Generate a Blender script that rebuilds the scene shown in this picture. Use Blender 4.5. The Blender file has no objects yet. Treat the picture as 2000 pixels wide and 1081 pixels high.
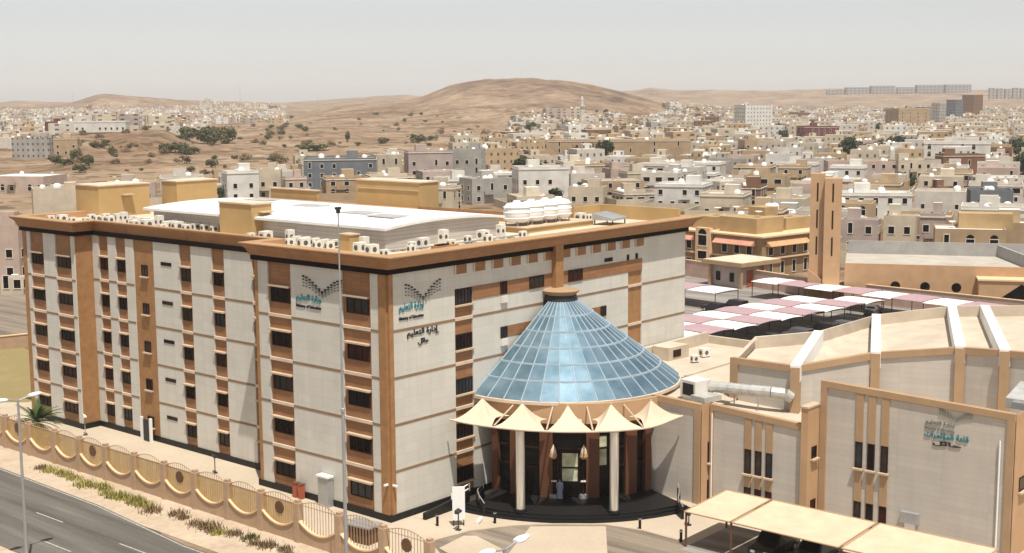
import bpy, bmesh, math, random
from mathutils import Vector, Matrix
R = math.radians
rnd = random.Random(7)
SC = bpy.context.scene
COL = SC.collection

# ------------------------------------------------------------------ camera
CAMP = (-71.7829, -74.4059, 33.8403)
F_PX, PITCH, YAW, ROLL = 2590.714, 0.1355, 0.7082, -0.006
_c, _s, _cp, _sp = math.cos(YAW), math.sin(YAW), math.cos(PITCH), math.sin(PITCH)
FW = Vector((_c * _cp, _s * _cp, -_sp)); RT = Vector((_s, -_c, 0)); UPV = RT.cross(FW)
RT2 = math.cos(ROLL) * RT + math.sin(ROLL) * UPV
UP2 = -math.sin(ROLL) * RT + math.cos(ROLL) * UPV
cd = bpy.data.cameras.new("camera"); cam = bpy.data.objects.new("camera", cd); COL.objects.link(cam)
m3 = Matrix((RT2, UP2, -FW)).transposed()
cam.matrix_world = Matrix.Translation(CAMP) @ m3.to_4x4()
cd.sensor_width = 36; cd.lens = F_PX / 2000 * 36; cd.clip_start = 0.5; cd.clip_end = 30000
SC.camera = cam

# ------------------------------------------------------------------ light
SUN_EL, SUN_ANG = R(69), R(33)          # 33 degrees from -Y towards -X
sd = Vector((-math.sin(SUN_ANG) * math.cos(SUN_EL), -math.cos(SUN_ANG) * math.cos(SUN_EL), math.sin(SUN_EL)))
sl = bpy.data.lights.new("sun", 'SUN'); sl.energy = 4.15; sl.angle = R(0.53); sl.color = (1.0, 0.95, 0.87)
so = bpy.data.objects.new("sun", sl); COL.objects.link(so)
so.rotation_euler = (-sd).to_track_quat('-Z', 'Y').to_euler()
so.location = (0, 0, 300)
W = bpy.data.worlds.new("World"); SC.world = W; W.use_nodes = True
nt = W.node_tree; bg = nt.nodes['Background']
sky = nt.nodes.new('ShaderNodeTexSky'); sky.sky_type = 'NISHITA'; sky.sun_disc = False
sky.sun_elevation = SUN_EL; sky.sun_rotation = math.atan2(sd.x, sd.y)
sky.air_density = 1.0; sky.dust_density = 1.0; sky.ozone_density = 1.0; sky.altitude = 600
hs = nt.nodes.new('ShaderNodeHueSaturation'); hs.inputs['Saturation'].default_value = 0.18
nt.links.new(sky.outputs[0], hs.inputs['Color'])
nt.links.new(hs.outputs[0], bg.inputs['Color']); bg.inputs['Strength'].default_value = 0.089
SC.cycles.volume_bounces = 2
SC.view_settings.view_transform = 'Standard'; SC.view_settings.look = 'None'
SC.view_settings.exposure = 0.40; SC.view_settings.gamma = 1.0

# ------------------------------------------------------------------ helpers
class MB:
    """collects faces for ONE mesh object"""
    def __init__(s): s.v = []; s.f = []; s.m = []
    def quad(s, *p, m=0):
        n = len(s.v); s.v += [tuple(q) for q in p]; s.f.append(tuple(range(n, n + len(p)))); s.m.append(m); return s
    def box(s, x0, y0, z0, x1, y1, z1, m=0, top=None):
        if x1 < x0: x0, x1 = x1, x0
        if y1 < y0: y0, y1 = y1, y0
        n = len(s.v)
        s.v += [(x0, y0, z0), (x1, y0, z0), (x1, y1, z0), (x0, y1, z0), (x0, y0, z1), (x1, y0, z1), (x1, y1, z1), (x0, y1, z1)]
        s.f += [(n, n + 3, n + 2, n + 1), (n + 4, n + 5, n + 6, n + 7), (n, n + 1, n + 5, n + 4), (n + 1, n + 2, n + 6, n + 5), (n + 2, n + 3, n + 7, n + 6), (n + 3, n, n + 4, n + 7)]
        s.m += [m, m if top is None else top, m, m, m, m]; return s
    def prism(s, pts, z0, z1, m=0, top=None, bottom=True):
        n = len(s.v); k = len(pts)
        zf = z1 if callable(z1) else (lambda p: z1)
        s.v += [(p[0], p[1], z0) for p in pts] + [(p[0], p[1], zf(p)) for p in pts]
        for i in range(k):
            j = (i + 1) % k; s.f.append((n + i, n + j, n + k + j, n + k + i)); s.m.append(m)
        s.f.append(tuple(range(n + k, n + 2 * k))); s.m.append(m if top is None else top)
        if bottom: s.f.append(tuple(range(n + k - 1, n - 1, -1))); s.m.append(m)
        return s
    def tube(s, a, b, r0, r1=None, n=8, m=0, cap=True):
        r1 = r0 if r1 is None else r1
        a, b = Vector(a), Vector(b); d = (b - a).normalized()
        x = d.orthogonal().normalized(); y = d.cross(x); k = len(s.v)
        for p, r in ((a, r0), (b, r1)):
            for i in range(n):
                t = 2 * math.pi * i / n; s.v.append(tuple(p + r * (math.cos(t) * x + math.sin(t) * y)))
        for i in range(n):
            j = (i + 1) % n; s.f.append((k + i, k + j, k + n + j, k + n + i)); s.m.append(m)
        if cap:
            s.f.append(tuple(range(k + n - 1, k - 1, -1))); s.m.append(m)
            s.f.append(tuple(range(k + n, k + 2 * n))); s.m.append(m)
        return s
    def lathe(s, prof, n=24, c=(0, 0), a0=0, a1=2 * math.pi, m=0, z=0):
        full = abs(a1 - a0 - 2 * math.pi) < 1e-6; cols = n if full else n + 1; k = len(s.v)
        for i in range(cols):
            t = a0 + (a1 - a0) * i / n
            for r, h in prof: s.v.append((c[0] + r * math.cos(t), c[1] + r * math.sin(t), z + h))
        L = len(prof)
        for i in range(n):
            j = (i + 1) % cols
            for q in range(L - 1):
                s.f.append((k + i * L + q, k + j * L + q, k + j * L + q + 1, k + i * L + q + 1)); s.m.append(m)
        return s
    def grid(s, rows, m=0):
        k = len(s.v); w = len(rows[0])
        for r in rows: s.v += [tuple(p) for p in r]
        for i in range(len(rows) - 1):
            for j in range(w - 1):
                s.f.append((k + i * w + j, k + i * w + j + 1, k + (i + 1) * w + j + 1, k + (i + 1) * w + j)); s.m.append(m)
        return s
    def mesh(s, name, mats, smooth=False):
        me = bpy.data.meshes.new(name); me.from_pydata(s.v, [], s.f)
        for q in (mats if isinstance(mats, (list, tuple)) else [mats]): me.materials.append(q)
        me.polygons.foreach_set('material_index', s.m)
        if smooth: me.polygons.foreach_set('use_smooth', [True] * len(s.f))
        me.update(); return me
    def build(s, name, mats, parent=None, smooth=False, loc=(0, 0, 0), rz=0):
        return link(name, s.mesh(name, mats, smooth), parent, loc, rz)
def link(name, me, parent=None, loc=(0, 0, 0), rz=0, sc=None):
    o = bpy.data.objects.new(name, me); COL.objects.link(o); o.location = loc; o.rotation_euler = (0, 0, rz)
    if sc: o.scale = sc
    if parent: o.parent = parent
    return o
def tag(o, label=None, cat=None, group=None, kind=None):
    if label: o['label'] = label
    if cat: o['category'] = cat
    if group: o['group'] = group
    if kind: o['kind'] = kind
    return o
def thing(name, label, cat, loc=(0, 0, 0), rz=0, group=None):
    return tag(link(name, None, None, loc, rz), label, cat, group)
KIDS = {}
def copy_tree(o, parent=None):
    c = o.copy(); COL.objects.link(c)
    if parent: c.parent = parent
    for ch in o.children: copy_tree(ch, c)
    return c
def dup(o, loc, rz, label, group=None):
    c = copy_tree(o); c.location = loc; c.rotation_euler = (0, 0, rz); c['label'] = label
    if group: c['group'] = group
    return c

# ------------------------------------------------------------------ materials
class NT:
    def __init__(s, name):
        s.mat = bpy.data.materials.new(name); s.mat.use_nodes = True; s.t = s.mat.node_tree
        s.p = s.t.nodes['Principled BSDF']; s.out = s.t.nodes['Material Output']
    def n(s, typ, **kw):
        q = s.t.nodes.new(typ)
        for k, v in kw.items(): setattr(q, k, v)
        return q
    def l(s, a, b): s.t.links.new(a, b)
    def math(s, op, a, b=None, c=None):
        q = s.n('ShaderNodeMath', operation=op)
        for i, v in enumerate((a, b, c)):
            if v is None: continue
            if isinstance(v, (int, float)): q.inputs[i].default_value = v
            else: s.l(v, q.inputs[i])
        return q.outputs[0]
    def mix(s, fac, a, b):
        q = s.n('ShaderNodeMix', data_type='RGBA')
        for i, v in ((0, fac), (6, a), (7, b)):
            if isinstance(v, (int, float)): q.inputs[i].default_value = v
            elif isinstance(v, (tuple, list)): q.inputs[i].default_value = (*v[:3], 1)
            else: s.l(v, q.inputs[i])
        return q.outputs[2]
    def pos(s): return s.n('ShaderNodeNewGeometry').outputs['Position']
    def noise(s, scale, detail=4, vec=None, rough=0.6):
        q = s.n('ShaderNodeTexNoise'); q.inputs['Scale'].default_value = scale; q.inputs['Detail'].default_value = detail
        q.inputs['Roughness'].default_value = rough
        s.l(vec if vec is not None else s.pos(), q.inputs['Vector']); return q.outputs['Fac']
    def ramp(s, fac, stops):
        q = s.n('ShaderNodeValToRGB'); e = q.color_ramp.elements
        while len(e) < len(stops): e.new(0.5)
        for i, (p, c) in enumerate(stops):
            e[i].position = p; e[i].color = (*c, 1) if len(c) == 3 else c
        s.l(fac, q.inputs['Fac']); return q.outputs['Color']
    def wallco(s, obj=False):
        """u along a vertical wall, v up"""
        if obj:
            tc = s.n('ShaderNodeTexCoord'); P = tc.outputs['Object']; N = tc.outputs['Normal']
        else:
            g = s.n('ShaderNodeNewGeometry'); P = g.outputs['Position']; N = g.outputs['Normal']
        a = s.n('ShaderNodeSeparateXYZ'); s.l(P, a.inputs[0]); b = s.n('ShaderNodeSeparateXYZ'); s.l(N, b.inputs[0])
        ax = s.math('ABSOLUTE', b.outputs[0]); ay = s.math('ABSOLUTE', b.outputs[1])
        u = s.math('ADD', s.math('MULTIPLY', a.outputs[0], ay), s.math('MULTIPLY', a.outputs[1], ax))
        return u, a.outputs[2], s.math('ABSOLUTE', b.outputs[2])
    def color(s, c):
        if isinstance(c, (tuple, list)): s.p.inputs['Base Color'].default_value = (*c, 1)
        else: s.l(c, s.p.inputs['Base Color'])
    def bump(s, h, strength=0.3, dist=0.05):
        q = s.n('ShaderNodeBump'); q.inputs['Strength'].default_value = strength; q.inputs['Distance'].default_value = dist
        s.l(h, q.inputs['Height']); s.l(q.outputs[0], s.p.inputs['Normal'])
    def done(s, rough=0.8, metal=0, spec=0.3):
        s.p.inputs['Roughness'].default_value = rough; s.p.inputs['Metallic'].default_value = metal
        s.p.inputs['Specular IOR Level'].default_value = spec; return s.mat
def sc3(c, k): return tuple(min(1, x * k) for x in c)
def plain(name, c, rough=0.75, metal=0, spec=0.3, var=0.12, scale=0.6):
    m = NT(name); f = m.noise(scale, 5)
    m.color(m.ramp(f, [(0.3, sc3(c, 1 - var)), (0.7, sc3(c, 1 + var))])); return m.done(rough, metal, spec)
def tiles(name, c, tw, th, joint=0.022, jc=0.6, var=0.07, rough=0.55, off=0.0):
    """clad in rectangular slabs with thin joints"""
    m = NT(name); u, v, nz = m.wallco()
    cv = m.n('ShaderNodeCombineXYZ'); m.l(u, cv.inputs[0]); m.l(v, cv.inputs[1])
    b = m.n('ShaderNodeTexBrick'); b.offset = off; b.squash = 1
    m.l(cv.outputs[0], b.inputs['Vector'])
    b.inputs['Scale'].default_value = 1; b.inputs['Brick Width'].default_value = tw; b.inputs['Row Height'].default_value = th
    b.inputs['Mortar Size'].default_value = joint; b.inputs['Mortar Smooth'].default_value = 0.1; b.inputs['Bias'].default_value = 0
    b.inputs['Color1'].default_value = (*sc3(c, 1 - var), 1); b.inputs['Color2'].default_value = (*sc3(c, 1 + var), 1)
    b.inputs['Mortar'].default_value = (*sc3(c, jc), 1)
    st = m.n('ShaderNodeCombineXYZ'); m.l(m.math('MULTIPLY', u, 1.3), st.inputs[0]); m.l(m.math('MULTIPLY', v, 0.12), st.inputs[1])
    f = m.noise(1.0, 5, st.outputs[0]); g = m.noise(0.35, 4)
    k = m.math('MULTIPLY_ADD', m.math('ADD', f, g), 0.22, 0.78)
    mx = m.n('ShaderNodeMix', data_type='RGBA', blend_type='MULTIPLY'); mx.inputs[0].default_value = 1
    m.l(b.outputs['Color'], mx.inputs[6])
    kk = m.n('ShaderNodeCombineColor'); [m.l(k, kk.inputs[i]) for i in range(3)]
    m.l(kk.outputs[0], mx.inputs[7]); m.color(mx.outputs[2]); return m.done(rough)
M = {}
M['cream'] = tiles('cream_cladding', (0.60, 0.575, 0.51), 1.55, 0.76, 0.014, 0.84, 0.035)
M['tile'] = tiles('grey_beige_tile', (0.50, 0.455, 0.40), 3.6, 0.46, 0.016, 0.88, 0.05)
M['rust'] = tiles('brown_cladding', (0.30, 0.148, 0.068), 1.0, 0.32, 0.015, 0.75, 0.1)
M['wood'] = plain('orange_brown_wood', (0.34, 0.178, 0.075), 0.6, var=0.16, scale=1.5)
M['trim'] = plain('tan_trim', (0.40, 0.262, 0.152), 0.7, var=0.08)
M['trim_orange'] = plain('orange_render', (0.47, 0.295, 0.165), 0.7, var=0.08)
M['strip'] = plain('dull_brown_strip', (0.26, 0.17, 0.10), 0.7)
M['palestrip'] = plain('pale_stone_strip', (0.62, 0.50, 0.38), 0.7)
M['awning'] = plain('pale_peach_slab', (0.52, 0.40, 0.28), 0.7, var=0.08)
M['black'] = plain('black_granite', (0.010, 0.010, 0.010), 0.5, spec=0.3)
M['dark'] = plain('dark_metal', (0.03, 0.03, 0.032), 0.5)
M['cornice'] = plain('copper_brown_cornice', (0.32, 0.16, 0.07), 0.5, var=0.15, scale=0.9)
M['roof'] = plain('pale_roof_screed', (0.60, 0.50, 0.38), 0.9, var=0.15, scale=0.5)
M['roofcream'] = plain('cream_roof_coating', (0.51, 0.43, 0.335), 0.9, var=0.14, scale=0.4)
M['wmetal'] = plain('white_roof_sheet', (0.78, 0.78, 0.755), 0.45, var=0.13, scale=0.22)
M['sheet'] = tiles('ribbed_grey_sheet', (0.50, 0.46, 0.42), 30, 0.35, 0.04, 0.8, 0.05)
M['ochre'] = plain('ochre_render', (0.47, 0.315, 0.14), 0.8, var=0.1, scale=0.4)
M['acwhite'] = plain('condenser_white', (0.72, 0.68, 0.60), 0.5, var=0.1)
M['grille'] = plain('fan_grille_grey', (0.10, 0.095, 0.09), 0.6)
M['white'] = plain('white_paint', (0.82, 0.81, 0.78), 0.5, var=0.04)
M['galv'] = plain('galvanised_steel', (0.42, 0.43, 0.43), 0.45, 0.5)
M['silver'] = plain('silver_duct', (0.50, 0.49, 0.46), 0.45, 0.3, var=.18, scale=1.5)
M['chrome'] = plain('polished_steel', (0.75, 0.73, 0.68), 0.28, 0.75, var=0.05)
M['tent'] = plain('sand_membrane', (0.62, 0.505, 0.365), 0.7, var=0.06, scale=0.8)
M['carport'] = plain('beige_shade_cloth', (0.60, 0.475, 0.33), 0.8, var=0.09, scale=0.7)
M['shade_w'] = plain('white_shade_cloth', (0.86, 0.82, 0.76), 0.7, var=0.05)
M['shade_p'] = plain('dusty_pink_shade_cloth', (0.40, 0.27, 0.285), 0.8, var=0.07)
M['text_black'] = plain('black_letters', (0.02, 0.022, 0.025), 0.5)
M['text_teal'] = plain('teal_letters', (0.02, 0.20, 0.25), 0.5)
M['text_grey'] = plain('grey_letters', (0.22, 0.25, 0.22), 0.5)
M['paint'] = plain('road_paint', (0.36, 0.345, 0.31), 0.8, var=0.35, scale=3)
M['red'] = plain('red_brown_paint', (0.36, 0.10, 0.05), 0.6)
M['kerb'] = plain('kerb_stone', (0.45, 0.36, 0.27), 0.85)
M['fencewall'] = plain('rose_tan_render', (0.43, 0.295, 0.19), 0.85, var=0.1, scale=1.2)
M['fencecap'] = plain('peach_coping', (0.72, 0.50, 0.30), 0.8, var=0.06)
M['brown_shaded'] = plain('red_brown_painted_shade', (0.12, 0.048, 0.024), 0.55)  # red brown darkened, shade under the canopy put into the colour
M['iron'] = plain('brown_iron', (0.13, 0.065, 0.035), 0.6)
M['cloth_blue'] = plain('pale_blue_cloth', (0.22, 0.25, 0.36), 0.9)
M['skin'] = plain('skin', (0.36, 0.19, 0.12), 0.6)
M['hair'] = plain('black_hair', (0.01, 0.009, 0.008), 0.6)
M['rubber'] = plain('tyre_rubber', (0.015, 0.015, 0.015), 0.9)
def glass(name, c, rough=0.08, metal=0.0, spec=0.7):
    m = NT(name); f = m.noise(0.9, 2); m.color(m.ramp(f, [(0.35, sc3(c, 0.6)), (0.7, sc3(c, 1.5))])); return m.done(rough, metal, spec)
M['glass'] = glass('dark_window_glass', (0.008, 0.007, 0.007), 0.2, spec=0.12)
M['glass_blue'] = glass('blue_grey_window_glass', (0.018, 0.023, 0.03), 0.15, spec=.25)
M['glass_brown'] = glass('red_brown_window_glass', (0.035, 0.010, 0.008), 0.2, spec=.15)
M['glass_blind'] = glass('window_with_blind', (0.035, 0.03, 0.024), 0.4, spec=.15)
M['winframe'] = plain('dark_brown_frame', (0.035, 0.014, 0.009), 0.6, spec=.15)
M['coneglass'] = None
def cone_glass():
    m = NT('blue_mirror_glass'); u = m.n('ShaderNodeNewGeometry')
    f = m.noise(0.5, 3)
    m.color(m.ramp(f, [(0.3, (0.115, 0.20, 0.26)), (0.7, (0.23, 0.335, 0.405))])); return m.done(0.38, 0.7, 0.6)
M['coneglass'] = cone_glass()
M['coneframe'] = plain('pale_blue_glazing_bar', (0.33, 0.41, 0.465), 0.5)
def screen():
    m = NT('ochre_perforated_screen'); u, v, nz = m.wallco()
    bars = m.math('LESS_THAN', m.math('FRACT', m.math('MULTIPLY', u, 4.0)), 0.16)
    f = m.noise(2.0, 4)
    m.color(m.mix(bars, m.ramp(f, [(0.3, (0.47, 0.30, 0.105)), (0.7, (0.57, 0.38, 0.15))]), (0.36, 0.22, 0.085)))
    tr = m.n('ShaderNodeBsdfTransparent'); mx = m.n('ShaderNodeMixShader')
    m.l(m.math('MULTIPLY', m.math('SUBTRACT', 1, bars), 0.16), mx.inputs[0]); m.l(m.p.outputs[0], mx.inputs[1]); m.l(tr.outputs[0], mx.inputs[2])
    m.l(mx.outputs[0], m.out.inputs[0]); return m.done(0.8)
M['screen'] = screen()
def foliage(name, c):
    m = NT(name); o = m.n('ShaderNodeObjectInfo'); f = m.noise(0.8, 3); g = m.math('MULTIPLY_ADD', o.outputs['Random'], 0.25, m.math('MULTIPLY', f, 0.9))
    m.color(m.ramp(g, [(0.3, sc3(c, 0.55)), (0.8, sc3(c, 1.5))])); return m.done(0.8, 0, 0.15)
M['leaf_dark'] = foliage('dark_green_leaves', (0.030, 0.042, 0.018))
M['leaf_olive'] = foliage('olive_scrub_leaves', (0.085, 0.085, 0.034))
M['leaf_dry'] = foliage('dry_scrub_leaves', (0.17, 0.115, 0.06))
M['leaf_yellow'] = foliage('yellow_green_weeds', (0.26, 0.23, 0.07))
M['leaf_palm'] = foliage('palm_green', (0.055, 0.08, 0.028))
M['bark'] = plain('bark', (0.10, 0.065, 0.04), 0.9)
def ground_mat(name, stops, scale=0.02, fine=0.6, bump=0.0):
    m = NT(name); a = m.noise(scale, 8, rough=0.65); b = m.noise(fine, 5)
    f = m.math('ADD', m.math('MULTIPLY', a, 0.7), m.math('MULTIPLY', b, 0.3)); m.color(m.ramp(f, stops))
    if bump: m.bump(b, bump, 0.1)
    return m.done(0.95, 0, 0.1)
def sand_mat():
    m = NT('desert_sand'); a = m.noise(0.011, 9, rough=0.68); b = m.noise(0.16, 6, rough=0.7); c = m.noise(0.0035, 4)
    f = m.math('ADD', m.math('MULTIPLY', a, 0.65), m.math('MULTIPLY', b, 0.35))
    base = m.ramp(f, [(0.34, (0.085, 0.05, 0.028)), (0.44, (0.19, 0.118, 0.07)), (0.53, (0.29, 0.205, 0.135)), (0.68, (0.40, 0.305, 0.21))])
    v = m.n('ShaderNodeTexVoronoi', feature='F1'); v.inputs['Scale'].default_value = 0.085; v.inputs['Randomness'].default_value = 1; m.l(m.pos(), v.inputs['Vector'])
    g = m.noise(0.02, 4); d = m.math('LESS_THAN', m.math('ADD', v.outputs['Distance'], m.math('MULTIPLY', b, .25)), m.math('MULTIPLY_ADD', g, 1.1, -0.10))
    m.color(m.mix(m.math('MULTIPLY', d, 0.75), base, (0.075, 0.062, 0.03))); m.bump(f, 0.9, 4.0); return m.done(0.95, 0, 0.1)
M['sand'] = sand_mat()
def rock_mat():
    m = NT('brown_rock'); a = m.noise(0.006, 10, rough=0.72); b = m.noise(0.05, 6, rough=0.7); f = m.math('ADD', m.math('MULTIPLY', a, .6), m.math('MULTIPLY', b, .4))
    m.color(m.ramp(f, [(.38, (.075, .047, .032)), (.46, (.18, .12, .08)), (.54, (.28, .195, .13)), (.64, (.39, .29, .20))])); m.bump(f, 1.0, 9.0); return m.done(.95, 0, .1)
M['rock'] = rock_mat()
M['yard'] = ground_mat('pale_paving', [(0.3, (0.41, 0.335, 0.25)), (0.5, (0.47, 0.39, 0.295)), (0.7, (0.53, 0.445, 0.34))], 0.12, 2.5)
M['verge'] = ground_mat('sandy_verge', [(0.3, (0.36, 0.27, 0.19)), (0.5, (0.47, 0.37, 0.27)), (0.7, (0.55, 0.45, 0.34))], 0.2, 1.6, 0.4)
M['lawn'] = ground_mat('dry_lawn', [(0.3, (0.28, 0.21, 0.10)), (0.5, (0.25, 0.20, 0.09)), (0.7, (0.33, 0.26, 0.14))], 0.15, 2.0)
def asphalt(name, c):
    m = NT(name)
    mp = m.n('ShaderNodeMapping'); mp.inputs['Scale'].default_value = (0.7, 0.035, 1); m.l(m.pos(), mp.inputs[0])
    a = m.noise(1.0, 5, mp.outputs[0]); b = m.noise(6, 4)
    f = m.math('ADD', m.math('MULTIPLY', a, 0.75), m.math('MULTIPLY', b, 0.25))
    m.color(m.ramp(f, [(0.34, sc3(c, 0.58)), (0.5, c), (0.66, sc3(c, 1.45))])); return m.done(0.9, 0, 0.2)
M['asphalt'] = asphalt('highway_asphalt', (0.125, 0.113, 0.098))
M['drive'] = asphalt('driveway_asphalt', (0.21, 0.17, 0.13))
M['lot'] = asphalt('parking_asphalt', (0.25, 0.225, 0.20))

# ------------------------------------------------------------------ terrain
def lerp_tab(t, x):
    if x <= t[0][0]: return t[0][1]
    for (a, b), (c, d) in zip(t, t[1:]):
        if x <= c:
            k = (x - a) / (c - a); return b + (d - b) * k
    return t[-1][1]
def sm(a, b, x):
    t = max(0.0, min(1.0, (x - a) / (b - a))); return t * t * (3 - 2 * t)
from mathutils import noise as mno
# ridges: distance, depth before / behind, skyline as (bearing in thousandths of the view, height in m)
RIDGES = [
    (2050, 520, 700, [(560, 0), (620, 14), (700, 23), (800, 29), (830, 35), (880, 50), (935, 59), (960, 60.5), (1040, 60.5), (1100, 59.5), (1150, 51), (1200, 43), (1260, 30), (1330, 12), (1420, 0)]),
    (3300, 260, 900, [(60, 18), (140, 22), (175, 34), (205, 44), (230, 43), (262, 39), (300, 36), (350, 30), (420, 26), (480, 20), (560, 14), (640, 0)]),
    (5200, 900, 1500, [(-500, 16), (0, 20), (40, 28), (100, 22), (300, 14), (450, 20), (560, 12), (700, 30), (760, 38), (800, 40), (840, 30), (1000, 34), (1230, 50), (1270, 62), (1320, 50), (1420, 52), (1500, 47), (1620, 54), (1900, 46), (2050, 50), (2500, 40)]),
]
def bearing(x, y):
    dx, dy = x - CAMP[0], y - CAMP[1]; fwd = dx * _c + dy * _s; rt = dx * _s - dy * _c
    if fwd <= 1: return 99999, math.hypot(dx, dy)
    return 1000 + F_PX * rt / fwd, math.hypot(dx, dy)
def H(x, y):
    u, d = bearing(x, y)
    if d < 330: return 0.0
    if not -700 < u < 2700: return 0.0
    h = 0.0
    for D, T0, T1, tab in RIDGES:
        k = (d - D) / (T0 if d < D else T1)
        if abs(k) < 1.9:
            z = lerp_tab(tab, u)
            z *= 1 + 0.02 * mno.noise(Vector((u * 0.02, d * 0.004, D))) - 0.09 * abs(mno.fractal(Vector((x * 0.007, y * 0.007, D)), 0.7, 2.1, 6))
            h = max(h, z * math.exp(-k * k * 1.6))
    # broken ground of the open land behind the left roof
    w = sm(60, 160, u) * (1 - sm(760, 1000, u)) * sm(520, 640, d) * (1 - sm(1500, 1900, d))
    if w > 0:
        h += w * (2.2 + 3.2 * mno.fractal(Vector((x * 0.012, y * 0.012, 3.1)), 0.9, 2.0, 5))
    # low escarpment at the left
    w = sm(80, 140, u) * (1 - sm(310, 400, u)) * sm(790, 850, d + 25 * mno.noise(Vector((u * 0.02, 0, 0)))) * (1 - sm(1300, 1700, d))
    h += 8.5 * w
    return max(h, -1.0)
def at(u, v, z=None):
    """point of the ground (or of the level z) seen at photograph pixel u, v"""
    d = FW + RT2 * (u - 1000) / F_PX - UP2 * (v - 540.5) / F_PX
    c = Vector(CAMP)
    if z is not None: return c + d * ((z - c.z) / d.z)
    t = 60.0
    while t < 7000:
        p = c + d * t
        if p.z <= H(p.x, p.y): return p
        t *= 1.004
    return c + d * t
def ground():
    mb = MB(); rows = []
    ds = [4, 40]
    d = 90
    while d < 7600: ds.append(d); d *= 1.035 if d > 420 else 1.3
    
    angs = [YAW + R(a) for a in ([i * 0.22 for i in range(-130, 131)] + [33, 40, 50, 65, 85, 110, 140, 180, 220, 250, 275, 295, 310, 320, 327])]
    angs.append(angs[0] + 2 * math.pi)
    for d in ds:
        rows.append([(CAMP[0] + d * math.cos(a), CAMP[1] + d * math.sin(a), H(CAMP[0] + d * math.cos(a), CAMP[1] + d * math.sin(a)) - 0.02) for a in reversed(angs)])
    mb.grid(rows)
    mb.v.append((CAMP[0], CAMP[1], -0.02)); c = len(mb.v) - 1; w = len(angs)
    for i in range(w - 1): mb.f.append((c, i + 1, i)); mb.m.append(0)
    for i, f in enumerate(mb.f):
        p = [mb.v[q] for q in f]; cx, cy = sum(q[0] for q in p) / len(p), sum(q[1] for q in p) / len(p); cz = max(q[2] for q in p); u, d = bearing(cx, cy)
        if 1500 < d and cz > (19 if u > 560 else 13) and ((560 < u < 1300 and d < 2900) or (140 < u < 420 and 2700 < d < 4300)): mb.m[i] = 1
    tag(mb.build('ground', [M['sand'], M['rock']], smooth=True), kind='structure')
ground()
def sheet(name, pts, z, mat, label=None):
    o = MB().quad(*[(p[0], p[1], z) for p in pts]).build(name, mat); o['kind'] = 'structure'; return o
sheet('yard', [(-7.9, -90), (62, -90), (62, -12), (60, 62), (-7.9, 62)], 0.0, M['yard'])
sheet('verge', [(-14.6, -120), (-7.95, -120), (-7.95, 160), (-12.0, 160)], 0.004, M['verge'])
road = sheet('road', [(-23.0, -160), (-13.6, -160), (-14.0, 8), (-12.6, 22), (-12.0, 40), (-11.3, 200), (-23.0, 200)], 0.008, M['asphalt'])
sheet('pavement', [(-26.5, -160), (-23.2, -160), (-23.2, 200), (-26.5, 200)], 0.03, M['verge'])
sheet('road_beyond', [(-42, -160), (-26.7, -160), (-26.7, 200), (-42, 200)], 0.008, M['asphalt'])
mk = MB()
for y in range(-150, 190, 12):
    for x, o in ((-17.0, 2.3), (-20.4, 7.5)):
        yy = y + o; mk.quad((x - .07, yy, .012), (x + .07, yy, .012), (x + .07, yy + 4.0, .012), (x - .07, yy + 4.0, .012))
edge = [(-13.75, -160), (-14.2, 8), (-12.8, 22), (-12.25, 40), (-11.6, 190)]
for a, b in zip(edge, edge[1:]):
    mk.quad((a[0] - .08, a[1], .012), (a[0] + .05, a[1], .012), (b[0] + .05, b[1], .012), (b[0] - .08, b[1], .012))
tag(mk.build('road_markings', M['paint']), kind='structure')
sheet('lawn', [(2, 62), (-7.0, 60), (6, 100), (22, 100), (14, 62)], 0.005, M['lawn'])
sheet('footpath', [(3.0, 59), (6.0, 59), (-2.5, 69), (-6, 78), (-8, 70)], 0.009, M['yard'])
sheet('street', [(6, 100), (60, 86), (60, 140), (20, 150)], 0.006, M['drive'])
# entrance drive
drv = [(-2.9, -8.2), (-1.6, -6.0), (2.1, -6.7), (5.1, -8.4), (6.4, -9.5), (8.2, -11.6), (10.0, -13.9), (10.7, -17.0), (10.6, -20.4), (9.0, -27), (7.0, -40), (-6.5, -40), (-6.5, -12)]
sheet('driveway', drv, 0.004, M['drive'])
sheet('crossing', [(6.2, -9.4), (10.0, -14.0), (4.8, -18.0), (0.2, -12.2)], 0.009, M['yard'])
isl = [(0.9, -7.1), (1.5, -7.9), (0.4, -11.6), (-1.8, -13.5), (-3.4, -11.0), (-2.4, -7.6)]
tag(MB().prism(isl, 0.0, 0.14).build('traffic_island', M['yard']), kind='structure')
kb = MB()
for a, b in zip(drv[1:8], drv[2:9]):
    A, B = Vector((*a, 0)), Vector((*b, 0)); n = (B - A).normalized().cross(Vector((0, 0, 1))) * -0.25
    kb.prism([(A.x, A.y), (B.x, B.y), (B.x + n.x, B.y + n.y), (A.x + n.x, A.y + n.y)], 0.006, 0.13)
tag(kb.build('kerb', M['kerb']), kind='structure')
sheet('parking_lot', [(46, -30), (136, -34), (140, 62), (44, 62)], 0.006, M['lot'])

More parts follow.
